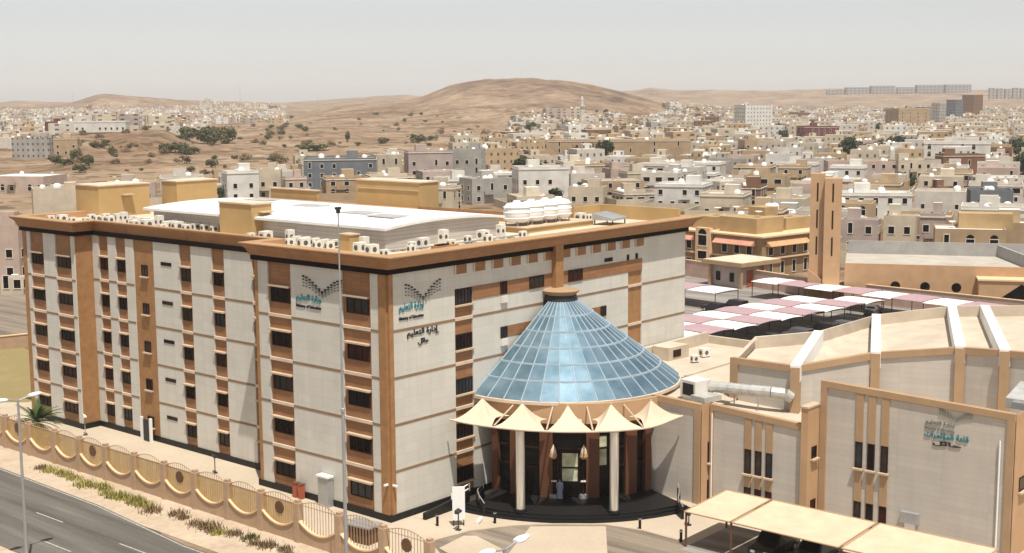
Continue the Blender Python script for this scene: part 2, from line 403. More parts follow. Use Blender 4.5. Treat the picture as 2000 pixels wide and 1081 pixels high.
# ------------------------------------------------------------------ main building
FZ = [0.23, 4.03, 7.83, 11.63, 15.43]        # floor strips (the first is the ground floor line)
ZT, ZP = 20.04, 0.55                          # underside of the dark band, top of the plinth
OFFICE = thing('office_building', 'six storey cream and brown clad block with copper coloured cornice and plant on its roof', 'building')
FP = [(0, 0), (42.2, 0), (42.2, 11), (32, 11), (32, 56.1), (1, 56.1), (1, 46.2), (3, 46.2), (3, 16.1), (0, 16.1)]
MB().prism(FP, 0.0, 20.9, m=0, top=1).build('wall', [M['cream'], M['roof']], OFFICE)
class Face:
    """plane of one facade: 'A' looks to -X at x, u = y;  'B' looks to -Y at y, u = x"""
    def __init__(s, kind, p): s.k, s.p = kind, p
    def box(s, mb, u0, u1, z0, z1, o0, o1, m=0):
        if s.k == 'A': mb.box(s.p - o1, u0, z0, s.p - o0, u1, z1, m)
        else: mb.box(u0, s.p - o1, z0, u1, s.p - o0, z1, m)
    def pt(s, u, z, o=0): return (s.p - o, u, z) if s.k == 'A' else (u, s.p - o, z)
FA, FM, FL, FB = Face('A', 0), Face('A', 3), Face('A', 1), Face('B', 0)
WINC = {}
def window(face, u0, u1, z0, z1, root, out=0.0, awn='over', bars=3, depth=0.10, glassm='glass'):
    w, h = u1 - u0, z1 - z0; key = (face.k, round(w, 2), round(h, 2), bars, depth)
    if key not in WINC:
        fr, gl = MB(), MB(); L = Face(face.k, 0); t = 0.09
        L.box(fr, 0, w, 0, t, 0, depth); L.box(fr, 0, w, h - t, h, 0, depth); L.box(fr, 0, t, t, h - t, 0, depth); L.box(fr, w - t, w, t, h - t, 0, depth)
        for i in range(1, bars):
            c = w * i / bars; L.box(fr, c - .035, c + .035, t, h - t, 0, depth * .9)
        L.box(gl, t, w - t, t, h - t, 0, depth * .45)
        WINC[key] = (fr.mesh('window', M['winframe']), [gl.mesh('pane', M[q]) for q in ('glass', 'glass', 'glass_blue', 'glass_brown', 'glass_blind')])
    a, b = WINC[key]; b = rnd.choice(b); base = Vector(face.pt(u0, z0, out)) - Vector(root.location)
    wn = link('window', a, root, base); link('pane', b, wn)
    if awn == 'over':
        q = MB(); Face(face.k, 0).box(q, -.15, w + .15, h + .08, h + .22, 0, .40); q.build('awning', M['awning'], wn)
    elif awn == 'sill':
        q = MB(); Face(face.k, 0).box(q, -.12, w + .12, -.16, -.02, 0, .30); q.build('sill', M['awning'], wn)
    return wn
def part(face_boxes, name, mat, root):
    mb = MB()
    for f, u0, u1, z0, z1, o0, o1 in face_boxes: f.box(mb, u0, u1, z0, z1, o0, o1)
    return mb.build(name, mat, root)
PR = 0.16
def facade(face, whites, browns, ends):
    for u0, u1 in whites:
        part([(face, u0, u1, ZP, ZT, 0, PR)], 'cladding_panel', M['cream'], OFFICE)
        for z in FZ[1:]: part([(face, u0, u1, z - .11, z + .11, PR, PR + .02)], 'floor_strip', M['strip'], OFFICE)
    for u0, u1 in browns:
        part([(face, u0, u1, ZP, ZT, 0, .02)], 'brown_panel', M['rust'], OFFICE)
        for z in FZ[1:]: part([(face, u0, u1, z - .13, z + .13, .02, PR + .02)], 'stone_strip', M['palestrip'], OFFICE)
    for u0, u1 in ends:
        part([(face, u0, u1, ZP, ZT, 0, PR + .05)], 'pilaster', M['wood'], OFFICE)
facade(FA, [(.82, 1.75), (5.05, 11.4), (14.4, 15.72)], [(1.75, 5.05), (11.4, 14.4)], [(0, .82), (15.72, 16.1)])
facade(FM, [(16.3, 18.4), (20.3, 24.35), (26.2, 29.4), (31.2, 35.45), (38.8, 40.2), (41.9, 43.3), (44.95, 46.1)],
       [(18.4, 20.3), (24.35, 26.2), (29.4, 31.2), (40.2, 41.9), (43.3, 44.95)], [])
part([(FM, 35.45, 38.8, ZP, ZT, 0, .08)], 'brown_panel', M['wood'], OFFICE)
facade(FL, [(46.2, 46.85), (49.8, 52.1), (54.7, 55.4)], [(46.85, 49.8), (52.1, 54.7)], [(55.4, 56.1)])
FR = Face('B', 46.2); part([(FR, 0.95, 3.0, ZP, ZT, 0, .06)], 'brown_panel', M['wood'], OFFICE)
for i, z in enumerate(FZ):
    for u0, u1 in ((2.05, 4.6), (11.65, 14.1)): window(FA, u0, u1, z + 1.15, z + 2.42, OFFICE, .02)
    for u0, u1 in ((47.1, 49.5), (52.4, 54.5)): window(FL, u0, u1, z + 1.18, z + 2.3, OFFICE, .02)
    for u0, u1 in ((18.6, 20.0), (24.62, 26.0), (29.66, 31.0), (40.4, 41.7), (43.45, 44.75)): window(FM, u0, u1, z + 1.12, z + 2.35, OFFICE, .02, bars=2)
    window(FM, 36.55, 37.55, z + 1.05, z + 2.15, OFFICE, .08, 'sill', bars=2)
    window(FM, 32.5, 34.2, z + 2.36, z + 2.70, OFFICE, PR, None, bars=1, depth=.05)
    window(FB, 7.7, 9.75, z + 1.2, z + 2.5, OFFICE, .02, 'sill', bars=5)
# right facade
part([(FB, 0, .45, ZP, ZT, 0, PR + .05)], 'pilaster', M['wood'], OFFICE)
def bwhite(u0, u1, strips=True):
    part([(FB, u0, u1, ZP, ZT, 0, PR)], 'cladding_panel', M['cream'], OFFICE)
    if strips:
        for z in FZ[1:]: part([(FB, u0, u1, z - .11, z + .11, PR, PR + .02)], 'floor_strip', M['strip'], OFFICE)
bwhite(.45, 7.6); bwhite(34.5, 42.2)
part([(FB, 7.6, 9.8, ZP, ZT - .8, 0, .02)], 'brown_panel', M['rust'], OFFICE)
for z in FZ[1:]:
    part([(FB, 7.6, 9.8, z - .13, z + .13, .02, PR + .02)], 'stone_strip', M['palestrip'], OFFICE)
    part([(FB, 32.2, 34.5, z - .12, z + .12, .04, PR + .02)], 'stone_strip', M['palestrip'], OFFICE)
bwhite(9.8, 32.2); [part([q], 'cladding_panel', M['cream'], OFFICE) for q in ((FB, 32.2, 34.5, 18.0, ZT, 0, PR), (FB, 7.6, 9.8, 18.0, ZT, 0.02, PR))]
part([(FB, 32.2, 34.5, ZP, 17.99, 0, .04)], 'brown_panel', M['wood'], OFFICE)
part([(FB, 9.8, 34.5, 16.85, 18.0, PR, PR + .04)], 'brown_panel', M['rust'], OFFICE)
for z in (13.1, 9.3): part([(FB, 14.1, 27.7, z, z + .95, PR, PR + .04)], 'brown_panel', M['rust'], OFFICE)
x = 7.7
for k in range(12):
    a, b = x + 2.336 * k, x + 2.336 * k + 1.38
    if k == 5: b = 20.38
    if k == 6: a = 21.75
    part([(FB, a, b, 19.22, 20.02, PR, PR + .03)], 'brown_square', M['rust'], OFFICE)
    part([(FB, a - .13, a, 19.22, 20.02, PR, PR + .12)], 'square_fin', M['palestrip'], OFFICE)
part([(FB, 20.42, 21.5, 16.0, ZT + 0.5, PR, PR + .5)], 'brown_rib', M['wood'], OFFICE)
for u0, u1, z0, z1, b in ((13.3, 14.15, 16.88, 18.0, 2), (17.2, 19.2, 16.95, 18.0, 3), (22.75, 24.85, 16.95, 18.0, 3), (13.3, 14.15, 13.08, 14.05, 2), (27.7, 28.55, 13.08, 14.05, 2), (13.3, 14.15, 9.3, 10.25, 2)):
    window(FB, u0, u1, z0, z1, OFFICE, PR + .04, None, bars=b, depth=.08)
for u0, u1, z0, z1 in ((28.35, 29.6, 18.2, 18.55), (31.95, 32.3, 18.02, 18.56), (33.4, 33.75, 18.02, 18.56)):
    window(FB, u0, u1, z0, z1, OFFICE, PR, None, bars=1, depth=.06)
for z in (16.15, 12.4): part([(FB, 13.32, 14.12, z, z + .6, PR, PR + .22)], 'window_box', M['acwhite'], OFFICE)
# plinth, dark band and flared cornice run round the footprint
def offset_loop(fp, o):
    out = []
    for i, p in enumerate(fp):
        a, b = Vector(fp[i - 1]), Vector(fp[(i + 1) % len(fp)]); p = Vector(p)
        d0, d1 = (p - a).normalized(), (b - p).normalized()
        n0, n1 = Vector((d0.y, -d0.x)), Vector((d1.y, -d1.x))
        ov = o(i) if callable(o) else (o, o)
        out.append((p.x + n0.x * ov[0] + n1.x * ov[1], p.y + n0.y * ov[0] + n1.y * ov[1]))
    return out
def ring(fp, prof, name, mat, closed=True, wts=None):
    """prof: (offset, z) bottom to top; wts gives each edge its own share of the offset"""
    loops = []; k = len(fp); wt = wts or [1] * k
    for o, z in prof:
        loops.append([(*p, z) for p in offset_loop(fp, lambda i: (o * (wt[i - 1] if o > 0 else 1), o * (wt[i] if o > 0 else 1)))])
    mb = MB(); mb.grid([l + [l[0]] for l in loops] + [[(*p, prof[-1][1]) for p in fp] + [(*fp[0], prof[-1][1])]])
    return mb.build(name, mat, OFFICE)
ring(FP, [(0, 0), (.26, 0), (.26, ZP)], 'plinth', M['black'])
EW = [1.22, 1.22, 1, 1, .9, .9, .9, .34, .9, .9]       # the set-back bay has a slighter cornice
M['cornice_sunlit'] = plain('cornice_brown_painted_sunlit', (0.42, 0.25, 0.125), 0.6)  # lighter cornice brown, sunlight on the top edge put into the colour
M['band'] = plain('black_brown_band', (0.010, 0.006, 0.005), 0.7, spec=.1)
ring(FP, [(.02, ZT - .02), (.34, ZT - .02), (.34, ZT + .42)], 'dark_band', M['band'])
ring(FP, [(.02, ZT + .43), (.50, ZT + .43), (.56, ZT + .65), (.68, ZT + .9), (.86, ZT + 1.12), (1.08, ZT + 1.28), (1.14, ZT + 1.30), (1.14, ZT + 1.40)], 'cornice', M['cornice'], wts=EW)
ring(FP, [(1.10, ZT + 1.38), (1.18, ZT + 1.40), (1.18, ZT + 1.49), (-.28, ZT + 1.49), (-.28, 20.91)], 'coping', M['cornice_sunlit'], wts=EW)  # top rim that carries the painted sunlit edge of the cornice
# rooms and screens on the roof
def roof_room(x0, y0, x1, y1, z1, door=None, mat='ochre'):
    r = MB().box(x0, y0, 20.9, x1, y1, z1).build('stair_room', M[mat], OFFICE)
    MB().box(x0 - .1, y0 - .1, z1, x1 + .1, y1 + .1, z1 + .14).build('coping', M['palestrip'], r)
    if door == 'x': MB().box(x0 - .05, (y0 + y1) / 2 - .1, 20.92, x0 - .004, (y0 + y1) / 2 + .9, 23.0).build('door', M['winframe'], r)
    if door == 'y':
        c = (x0 + x1) / 2; MB().box(c - .2, y0 - .05, 20.92, c + .75, y0 - .004, 23.0).build('door', M['ochre'], r)
        MB().box(c - .45, y0 - .7, 23.2, c + .9, y0 - .004, 23.32).build('door_canopy', M['awning'], r)
    return r
roof_room(8.5, 53.5, 15.0, 58.0, 24.3, 'y')
roof_room(19.7, 55.0, 25.4, 58.0, 24.15)
roof_room(5.6, 23.6, 8.0, 28.4, 23.95, 'y')
rb = roof_room(33.0, 28.7, 36.0, 38.9, 24.3); 
MB().box(32.9, 28.9, 23.4, 33.0, 38.6, 23.52).build('ledge', M['awning'], rb)
roof_room(33.9, 46.9, 34.3, 55.5, 22.6)
MB().box(31.9, 11, 20.9, 32.15, 28, 21.9).build('parapet', M['wood'], OFFICE)
MB().box(41.7, 0.4, 20.9, 42.1, 10.6, 22.3).build('parapet', M['ochre'], OFFICE)
MB().box(37.2, 10.3, 20.9, 41.7, 10.6, 22.3).build('parapet', M['ochre'], OFFICE)
# white roofed hall
hw = MB(); hw.prism([(6.3, 6.6), (21, 6.6), (21, 41), (6.9, 41), (6.9, 18), (6.3, 18)], 20.9, 22.6)
hall = hw.build('plant_hall', M['sheet'], OFFICE)
def vault(x0, x1, y0, y1, z0, rise, n=10):
    mb = MB(); rows = []
    for i in range(n + 1):
        t = i / n; x = x0 + (x1 - x0) * t; z = z0 + rise * (1 - (2 * t - 1) ** 2); rows.append([(x, y0, z), (x, y1, z)])
    mb.grid([[a for a in r] for r in rows])
    mb.grid([[(p[0], p[1], p[2] - .22) for p in reversed(r)] for r in rows])
    for e in (0, 1):
        for a, b in zip(rows, rows[1:]):
            p, q = (a[e], b[e]) if e == 1 else (b[e], a[e]); mb.quad(p, q, (q[0], q[1], q[2] - .22), (p[0], p[1], p[2] - .22))
    for r in (rows[0], rows[-1]): mb.quad(r[0], r[1], (*r[1][:2], r[1][2] - .22), (*r[0][:2], r[0][2] - .22))
    return mb
vault(5.9, 21.4, 6.2, 18.3, 22.8, .42).build('hall_roof', M['wmetal'], hall)
vault(5.9, 21.4, 18.35, 41.4, 22.8, .40).build('hall_roof', M['wmetal'], hall)
for x0, y0 in ((11, 14), (13.5, 24), (9.5, 29), (15.5, 34), (10, 9.5)):
    MB().box(x0, y0, 23.2, x0 + 2.2, y0 + 3.4, 23.27).build('roof_light', M['silver'], hall)
# end wall of the hall that fills up to the vault
g = MB()
for y, s in ((6.6, 1), ):
    n = 10; pts = [(6.3 + 14.7 * i / n, y, 22.62) for i in range(n + 1)]; top = [(p[0], y, 22.62 + .40 * (1 - (2 * i / n - 1) ** 2)) for i, p in enumerate(pts)]
    g.grid([pts, top])
g.build('gable', M['sheet'], hall)

# ------------------------------------------------------------------ entrance: steps, drum, glass cone, tents
CC, C2 = Vector((20.6, -1.0)), Vector((20.8, -2.0))
def pol(c, r, deg, z=0): return Vector((c[0] + r * math.cos(R(deg)), c[1] + r * math.sin(R(deg)), z))
def arc(c, r, a0, a1, n=32): return [pol(c, r, a0 + (a1 - a0) * i / n).xy for i in range(n + 1)]
E_ = (C2.x, C2.y, 0)
ENTR = thing('entrance_steps', 'black granite steps curving round the glazed entrance under the cone', 'steps')
for k, r in enumerate((15.3, 14.98, 14.66)):
    inner = arc(C2, 9.0, 262, 178, 24)
    MB().prism([tuple(p) for p in arc(C2, r - (0.0), 180 + k, 259 - k, 40)] + [tuple(p) for p in inner], 0.0 if k == 0 else k * .17 - .001, (k + 1) * .17).build('step', M['black'], ENTR)
for sgn, pts in (('l', [(8.6, -2.4), (7.2, -3.0), (6.5, -3.8), (5.9, -4.9)]), ('r', [(19.0, -15.0), (17.3, -16.2), (16.1, -16.9), (15.4, -17.8)])):
    w = MB(); rl = MB()
    for i, (a, b) in enumerate(zip(pts, pts[1:])):
        h = [1.25, 1.2, 1.05, .75]; A, B = Vector((*a, 0)), Vector((*b, 0)); n = (B - A).normalized().cross(Vector((0, 0, 1))) * .22
        z0, z1 = h[i], h[i + 1]
        L = [(*A.xy, 0), (*B.xy, 0), (*(B + n).xy, 0), (*(A + n).xy, 0)]; T = [(p[0], p[1], z0 if j in (0, 3) else z1) for j, p in enumerate(L)]
        w.quad(*T); w.quad(L[0], L[1], T[1], T[0]); w.quad(L[1], L[2], T[2], T[1]); w.quad(L[2], L[3], T[3], T[2]); w.quad(L[3], L[0], T[0], T[3])
        for o in (0, ):
            rl.tube((*(A + n * .5).xy, z0 + .35), (*(B + n * .5).xy, z1 + .35), .045); rl.tube((*(A + n * .5).xy, z0), (*(A + n * .5).xy, z0 + .35), .03)
    wl = w.build('side_wall', M['black'], ENTR); rl.build('handrail', M['chrome'], wl)
# ramp with its dark wall along the right facade
rp = thing('ramp', 'pale sloping ramp behind a dark wall along the foot of the cream facade', 'ramp', (2, -1.8, 0))
MB().quad((0, 1.2, .02), (5.6, 1.2, .52), (5.6, .2, .52), (0, .2, .02)).quad((0, .2, .02), (5.6, .2, .52), (5.6, .2, 0), (0, .2, 0)).build('ramp_slope', M['yard'], rp)
MB().prism([(0, -.1), (5.4, .0), (5.4, .2), (0, .2)], 0, lambda p: .55 + p[0] * .11).build('ramp_wall', M['black'], rp)
mb = MB(); mb.tube((3.3, .1, 1.35), (5.5, .1, 1.75), .05); mb.tube((3.3, .1, .95), (5.5, .1, 1.35), .05); mb.tube((3.3, .1, .9), (3.3, .1, 1.4), .05); mb.tube((5.5, .1, 1.1), (5.5, .1, 1.8), .05)
mb.build('handrail', M['white'], rp)
# glazed drum
DR = thing('entrance_drum', 'round glazed entrance hall with brown posts and orange fascia below the cone', 'entrance hall', (C2.x, C2.y, 0))
def loc(p, o=C2): return (p[0] - o.x, p[1] - o.y, p[2] if len(p) > 2 else 0)
g = MB(); n = 22
for i in range(n):
    a, b = 178 + 82 * i / n, 178 + 82 * (i + 1) / n
    g.quad(*[loc(q) for q in (pol(C2, 9.9, b, .5), pol(C2, 9.9, a, .5), pol(C2, 9.9, a, 6.9), pol(C2, 9.9, b, 6.9))])
dg = g.build('curtain_wall', M['glass'], DR)
for a in (179, 190, 206.5, 228.5, 239, 248, 258):
    w = 1.2 if a in (206.5, 228.5, 248) else .7
    MB().prism([loc(pol(C2, r, a + d))[:2] for r, d in ((9.75, -w * 2.6), (10.25, -w * 2.6), (10.25, w * 2.6), (9.75, w * 2.6))], .5, 7.0).build('post', M['brown_shaded'], DR)
for z in (3.0, 4.6):
    MB().lathe([(9.92, z), (10.02, z), (10.02, z + .14), (9.92, z + .14)], 30, (0, 0), R(178), R(260)).build('transom', M['winframe'], DR)
MB().lathe([(10.3, 6.9), (10.45, 6.9), (10.45, 8.6), (10.2, 8.6)], 44, (0, 0), R(174), R(266)).build('fascia', M['trim_orange'], DR)
MB().lathe([(9.8, 6.9), (10.44, 6.9)], 30, (0, 0), R(176), R(262)).build('soffit', M['brown_shaded'], DR)
# twin doors; bright light seen in the glass is painted as pale panels
M['pane_brightness'] = glass('painted_glass_brightness', (0.42, 0.44, 0.30), 0.35, spec=0.4)
for a0, a1, z0, z1, nm in ((214.0, 221.5, 1.9, 4.3, 'painted_bright_patch'), (231.6, 235.6, 3.2, 5.7, 'painted_bright_patch')):
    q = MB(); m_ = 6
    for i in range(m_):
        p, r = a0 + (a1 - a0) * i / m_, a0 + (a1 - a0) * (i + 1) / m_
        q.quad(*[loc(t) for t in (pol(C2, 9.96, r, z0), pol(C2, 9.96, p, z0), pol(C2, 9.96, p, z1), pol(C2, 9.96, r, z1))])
    q.build(nm, M['pane_brightness'], DR)
for a in (210.3, 224.0):
    d = MB()
    for o in (-2.0, 0, 2.0): p = pol(C2, 10.05, a + o); q = loc(p); d.tube((q[0], q[1], .5), (q[0], q[1], 4.0), .06)
    for z in (.56, 2.0, 3.95): A, B = loc(pol(C2, 10.05, a - 2)), loc(pol(C2, 10.05, a + 2)); d.tube((*A[:2], z), (*B[:2], z), .07)
    dd = d.build('door_frame', M['winframe'], DR)
    for o in (-.6, .6):
        q = loc(pol(C2, 10.2, a + o)); h = MB(); h.box(q[0] - .1, q[1] - .1, 1.9, q[0] + .1, q[1] + .1, 2.0); h.build('push_plate', M['white'], dd)
        q = loc(pol(C2, 10.2, a + o * 1.6)); MB().box(q[0] - .22, q[1] - .22, .5, q[0] + .1, q[1] + .1, .85).build('kick_plate', M['chrome'], dd)
    # hanging lantern over each door
    q = loc(pol(C2, 10.6, a)); MB().lathe([(.02, 5.2), (.07, 5.05), (.24, 4.7), (.28, 4.45), (.05, 4.3)], 10, q).build('lantern', M['palestrip'], DR)
    MB().lathe([(.3, 4.44), (.34, 4.2), (.22, 4.0), (.02, 3.95)], 10, q).build('lantern_bowl', M['trim_orange'], DR)
# cone
CN = thing('glass_cone', 'blue glass cone roof with pale glazing bars and a tan cap over the entrance', 'glass cone', (CC.x, CC.y, 0))
CP = [(10.75, 8.72)] + [(10.5 - 9.1 * k / 6, 8.9 + 6.82 * k / 6) for k in range(1, 7)]
A0, A1, NS = 175.0, 364.0, 22
bars = MB()
for j, ((r0, z0), (r1, z1)) in enumerate(zip(CP, CP[1:])):
    b = MB()
    for i in range(NS):
        a, e = A0 + (A1 - A0) * i / NS, A0 + (A1 - A0) * (i + 1) / NS
        b.quad(*[loc(t, CC) for t in (pol(CC, r0, a, z0), pol(CC, r0, e, z0), pol(CC, r1, e, z1), pol(CC, r1, a, z1))])
    b.build('glazing_tier', M['coneglass'], CN)
for i in range(NS + 1):
    a = A0 + (A1 - A0) * i / NS; q = MB()
    for (r0, z0), (r1, z1) in zip(CP, CP[1:]): q.tube(loc(pol(CC, r0 + .02, a, z0), CC), loc(pol(CC, r1 + .02, a, z1), CC), .055, .04, 5, cap=False)
    q.build('glazing_bar', M['coneframe'], CN)
for r, z in CP[1:-1]:
    MB().lathe([(r - .02, z - .07), (r + .10, z - .07), (r + .08, z + .08), (r - .05, z + .08)], 46, (0, 0), R(A0), R(A1)).build('glazing_ring', M['coneframe'], CN)
MB().lathe([(10.0, 8.44), (10.86, 8.44), (10.86, 8.70), (10.64, 8.74)], 50, (0, 0), R(A0), R(A1)).build('eaves_ring', M['palestrip'], CN)
MB().lathe([(1.5, 15.6), (1.56, 15.7), (1.46, 16.12), (1.0, 16.12)], 32, (0, 0)).build('cap_collar', M['dark'], CN)
MB().lathe([(1.1, 16.12), (1.4, 16.15), (1.72, 16.45), (1.76, 16.55), (1.4, 16.64), (.02, 16.7)], 32, (0, 0)).build('cap', M['trim'], CN, smooth=False)
# two round columns
for k, (a, lb) in enumerate(((201.6, 'tall pale steel column at the entrance, on the side towards the ramp and notice board'), (232.2, 'tall pale steel column at the entrance, on the side towards the car shade'))):
    p = pol(C2, 14.3, a)
    c = thing('column', lb, 'column', (p.x, p.y, .5), 0, 'entrance columns')
    MB().lathe([(.37, .22), (.37, 6.65)], 20).build('shaft', M['chrome'], c, True); MB().lathe([(.5, 0), (.5, .2), (.36, .24)], 20).build('base', M['black'], c)
    MB().lathe([(.36, 6.65), (.46, 6.7), (.46, 6.86), (.02, 6.86)], 20).build('capital', M['palestrip'], c)
# ring beam that carries the tents
RB_ = MB(); bp = [pol(C2, 14.75 - 1.6 * sm(240, 263, a), a, 7.36) for a in [175.5 + 87.5 * i / 36 for i in range(37)]]
for a, b in zip(bp, bp[1:]): RB_.tube(a, b, .09, n=6, cap=False)
tag(RB_.build('ring_beam', M['palestrip']), 'thin curved pale beam along the outer lip of the five tents', 'beam')
LIP = [175.5, 193, 210.5, 225, 241.5, 263.0]; LIPR = [14.8, 14.8, 14.8, 14.8, 14.6, 13.15]; PKA = [181.5, 199.3, 217, 233.5, 250.5]
TL = ['sand coloured tent at the cream facade end of the canopy row', 'sand coloured tent over the column nearest the cream facade', 'middle sand coloured tent over the entrance doors',
      'sand coloured tent over the column towards the side block', 'sand coloured tent beside the grey side wall with the shadow']
for i in range(5):
    a0, a1, pk = LIP[i] + .35, LIP[i + 1] - .35, PKA[i]; r0_, r1_ = LIPR[i], LIPR[i + 1]
    if i == 0: a0 += 1
    pkp = pol(C2, 12.3, pk, 8.85)
    t = thing('tent_canopy', TL[i], 'tent canopy', (pkp.x, pkp.y, 7.3), 0, 'tents over the entrance')
    per = []
    w = (a1 - a0)
    for side, (p, q) in enumerate((((a0, r0_), (a1, r1_)), ((a1, r1_), (a1 - w * .12, 10.9)), ((a1 - w * .12, 10.9), (a0 + w * .12, 10.9)), ((a0 + w * .12, 10.9), (a0, r0_)))):
        for k in range(8):
            f = k / 8; ang = p[0] + (q[0] - p[0]) * f; rr = p[1] + (q[1] - p[1]) * f; s_ = math.sin(math.pi * f)
            v = pol(C2, rr, ang, 7.42 if side == 0 else 7.42 + (.0 if side == 2 else 0))
            pull = (.03, .24, .08, .24)[side] * s_; v = v.lerp(Vector((pkp.x, pkp.y, 7.5)), pull); v.z += (-.10, .18, .1, .18)[side] * s_
            per.append(v)
    rows = []
    for j in range(9):
        f = j / 8; row = []
        for v in per:
            P = Vector((pkp.x, pkp.y, 8.9)) + (v - Vector((pkp.x, pkp.y, 8.9))).normalized() * .09; q = P.lerp(v, f); q.z = v.z + (8.9 - v.z) * (1 - f) ** 1.7; row.append(tuple(q - t.location))
        rows.append(row + [row[0]])
    MB().grid(rows).build('fabric', M['tent'], t, True)
    o = MB(); o.tube((0, 0, -.3), (0, 0, 1.72), .06); o.build('mast', M['palestrip'], t)
for i, a in enumerate(LIP[1:-1]):
    s_ = MB(); s_.tube(pol(C2, 10.5, a - 1.5 + i, 8.35), pol(C2, 14.6, a, 7.45), .07)
    tag(s_.build('stay', M['awning']), ['pale stay between the first two tents from the cream facade', 'upright pale stay between the second and the middle tent', 'pale stay between the middle tent and the one towards the side block', 'pale stay next to the tent by the grey side wall'][i], 'stay', 'stays between the tents')

# ------------------------------------------------------------------ auditorium block on the right
AUD = thing('auditorium_building', 'low grey tiled auditorium block with tan frames and white ribs fanning over its roof', 'building')
def wallblock(x, y1, y0, zt0, zt1, depth, name='wall'):
    """tiled wall looking to -X from y1 (left) to y0 (right) with a sloping top"""
    zf = lambda p: zt1 + (zt0 - zt1) * (p[1] - y0) / (y1 - y0)
    return MB().prism([(x, y1), (x, y0), (x + depth, y0), (x + depth, y1)][::1], 0, zf, 0, 1).build(name, [M['tile'], M['roofcream']], AUD)
def mkblock(x, y1, y0, z1, z0, depth):
    pts = [(x, y0), (x + depth, y0), (x + depth, y1), (x, y1)]
    zf = lambda p: z0 + (z1 - z0) * (p[1] - y0) / (y1 - y0)
    return MB().prism(pts, 0, lambda p: zf(p) - .55, 0, 1).build('wall', [M['tile'], M['roofcream']], AUD), zf
def frame(x, y1, y0, z1, z0, left=.42, right=.42, top=.5):
    zf = lambda y: z0 + (z1 - z0) * (y - y0) / (y1 - y0)
    mb = MB(); d = .14
    mb.prism([(x - d, y1 - left), (x + .3, y1 - left), (x + .3, y1), (x - d, y1)], 0, lambda p: zf(p[1]) - top) if left else None
    if left: mb.build('frame_post', M['trim'], AUD)
    if right:
        MB().prism([(x - d, y0), (x + .3, y0), (x + .3, y0 + right), (x - d, y0 + right)], 0, lambda p: zf(p[1]) - top).build('frame_post', M['trim'], AUD)
    n = MB(); q = [(x - d, y0), (x + .35, y0), (x + .35, y1), (x - d, y1)]
    k = len(n.v); n.v += [(p[0], p[1], zf(p[1]) - top) for p in q] + [(p[0], p[1], zf(p[1])) for p in q]
    n.f += [(3, 2, 1, 0), (4, 5, 6, 7), (0, 1, 5, 4), (1, 2, 6, 5), (2, 3, 7, 6), (3, 0, 4, 7)]; n.m += [0] * 6
    n.build('frame_beam', M['trim'], AUD)
# A, B and C walls stepping back towards the right
mkblock(19.6, -11.0, -16.6, 8.72, 8.52, 26.6); frame(19.6, -11.0, -16.6, 8.72, 8.52, .01, .55)
mkblock(20.9, -16.6, -25.4, 8.36, 7.95, 25.3); frame(20.9, -16.75, -25.4, 8.36, 7.95, .3, 0)
mkblock(22.5, -25.9, -41.3, 11.35, 10.92, .4); MB().box(22.95, -41.3, 0, 60, -25.42, 7.9, 0, 1).build('low_roof', [M['tile'], M['roofcream']], AUD); frame(22.5, -25.95, -41.3, 11.35, 10.92, .55, .55)
MB().box(19.68, -16.64, 0, 21.0, -16.602, 8.45).build('side_wall', M['trim_orange'], AUD)
MB().box(20.5, -25.9, 0, 22.6, -25.3, 9.35).build('pilaster', M['trim_orange'], AUD)
MB().box(20.42, -25.96, 9.35, 22.55, -25.24, 9.5).build('pilaster_cap', M['awning'], AUD)
MB().box(22.6, -41.35, 0, 52, -41.302, 10.85).build('side_wall', M['trim_orange'], AUD)
FA2, FA3 = Face('A', 20.9), Face('A', 22.5)
def slot(face, u0, u1, ztop, wins, spandrels):
    for a, b in spandrels: part([(face, u0, u1, a, b, .001, .10)], 'brown_panel', M['trim'], AUD)
    for a, b in wins: window(face, u0, u1, a, b, AUD, .02, 'sill' if a > 2.5 else None, bars=1, depth=.07)
for u0, u1 in ((-20.66, -20.05), (-21.62, -21.03), (-22.6, -22.02)):
    slot(FA2, u0, u1, 7.7, [(3.05, 5.1), (.2, 1.9)], [(5.1, 7.72), (1.9, 2.85)])
for u0, u1 in ((-29.6, -29.0), (-30.62, -30.02), (-31.72, -31.12)):
    slot(FA3, u0, u1, 10.6, [(4.8, 6.9), (.15, 2.1)], [(6.9, 10.8), (2.1, 4.6)])
for z0, z1 in ((3.35, 5.1), (.1, 1.85)): window(Face('B', -16.64), 20.62, 21.3 - .42, z0, z1, AUD, .0, 'sill', bars=1, depth=.06)
for z0, z1 in ((5.2, 6.15), (.3, 1.8)): window(Face('B', -25.9), 21.15, 21.95, z0, z1, AUD, .0, 'sill', bars=1, depth=.06)
window(Face('B', -41.35), 23.6, 24.9, 4.9, 5.95, AUD, 0, 'sill', bars=1, depth=.06)
for u, z1 in ((-16.95, 7.6), (-40.3, 8.8)):
    f = FA2 if u > -20 else FA3; a = f.pt(u, 0, .12); MB().tube(a, (a[0], a[1], z1), .07).build('downpipe', M['white'], AUD)
p = MB(); FA3.box(p, -34.4, -32.95, 1.25, 2.1, .001, .35); p.build('meter_box', M['galv'], AUD)
p = MB(); FA3.box(p, -34.1, -33.3, 0, 1.25, .001, .22); p.build('meter_cabinet', M['white'], AUD)
# low roof with kerb walls behind
MB().box(30.0, -11.0, 0, 46.4, -0.35, 7.9, 0, 1).build('low_roof', [M['tile'], M['roofcream']], AUD)
for b in ((46.0, -11, 7.9, 46.4, -.35, 8.7), (30, -.75, 7.9, 46.0, -.35, 9.1), (30.2, -8.2, 7.9, 46, -8.0, 8.05)): MB().box(*b).build('kerb_wall', M['roofcream'], AUD)
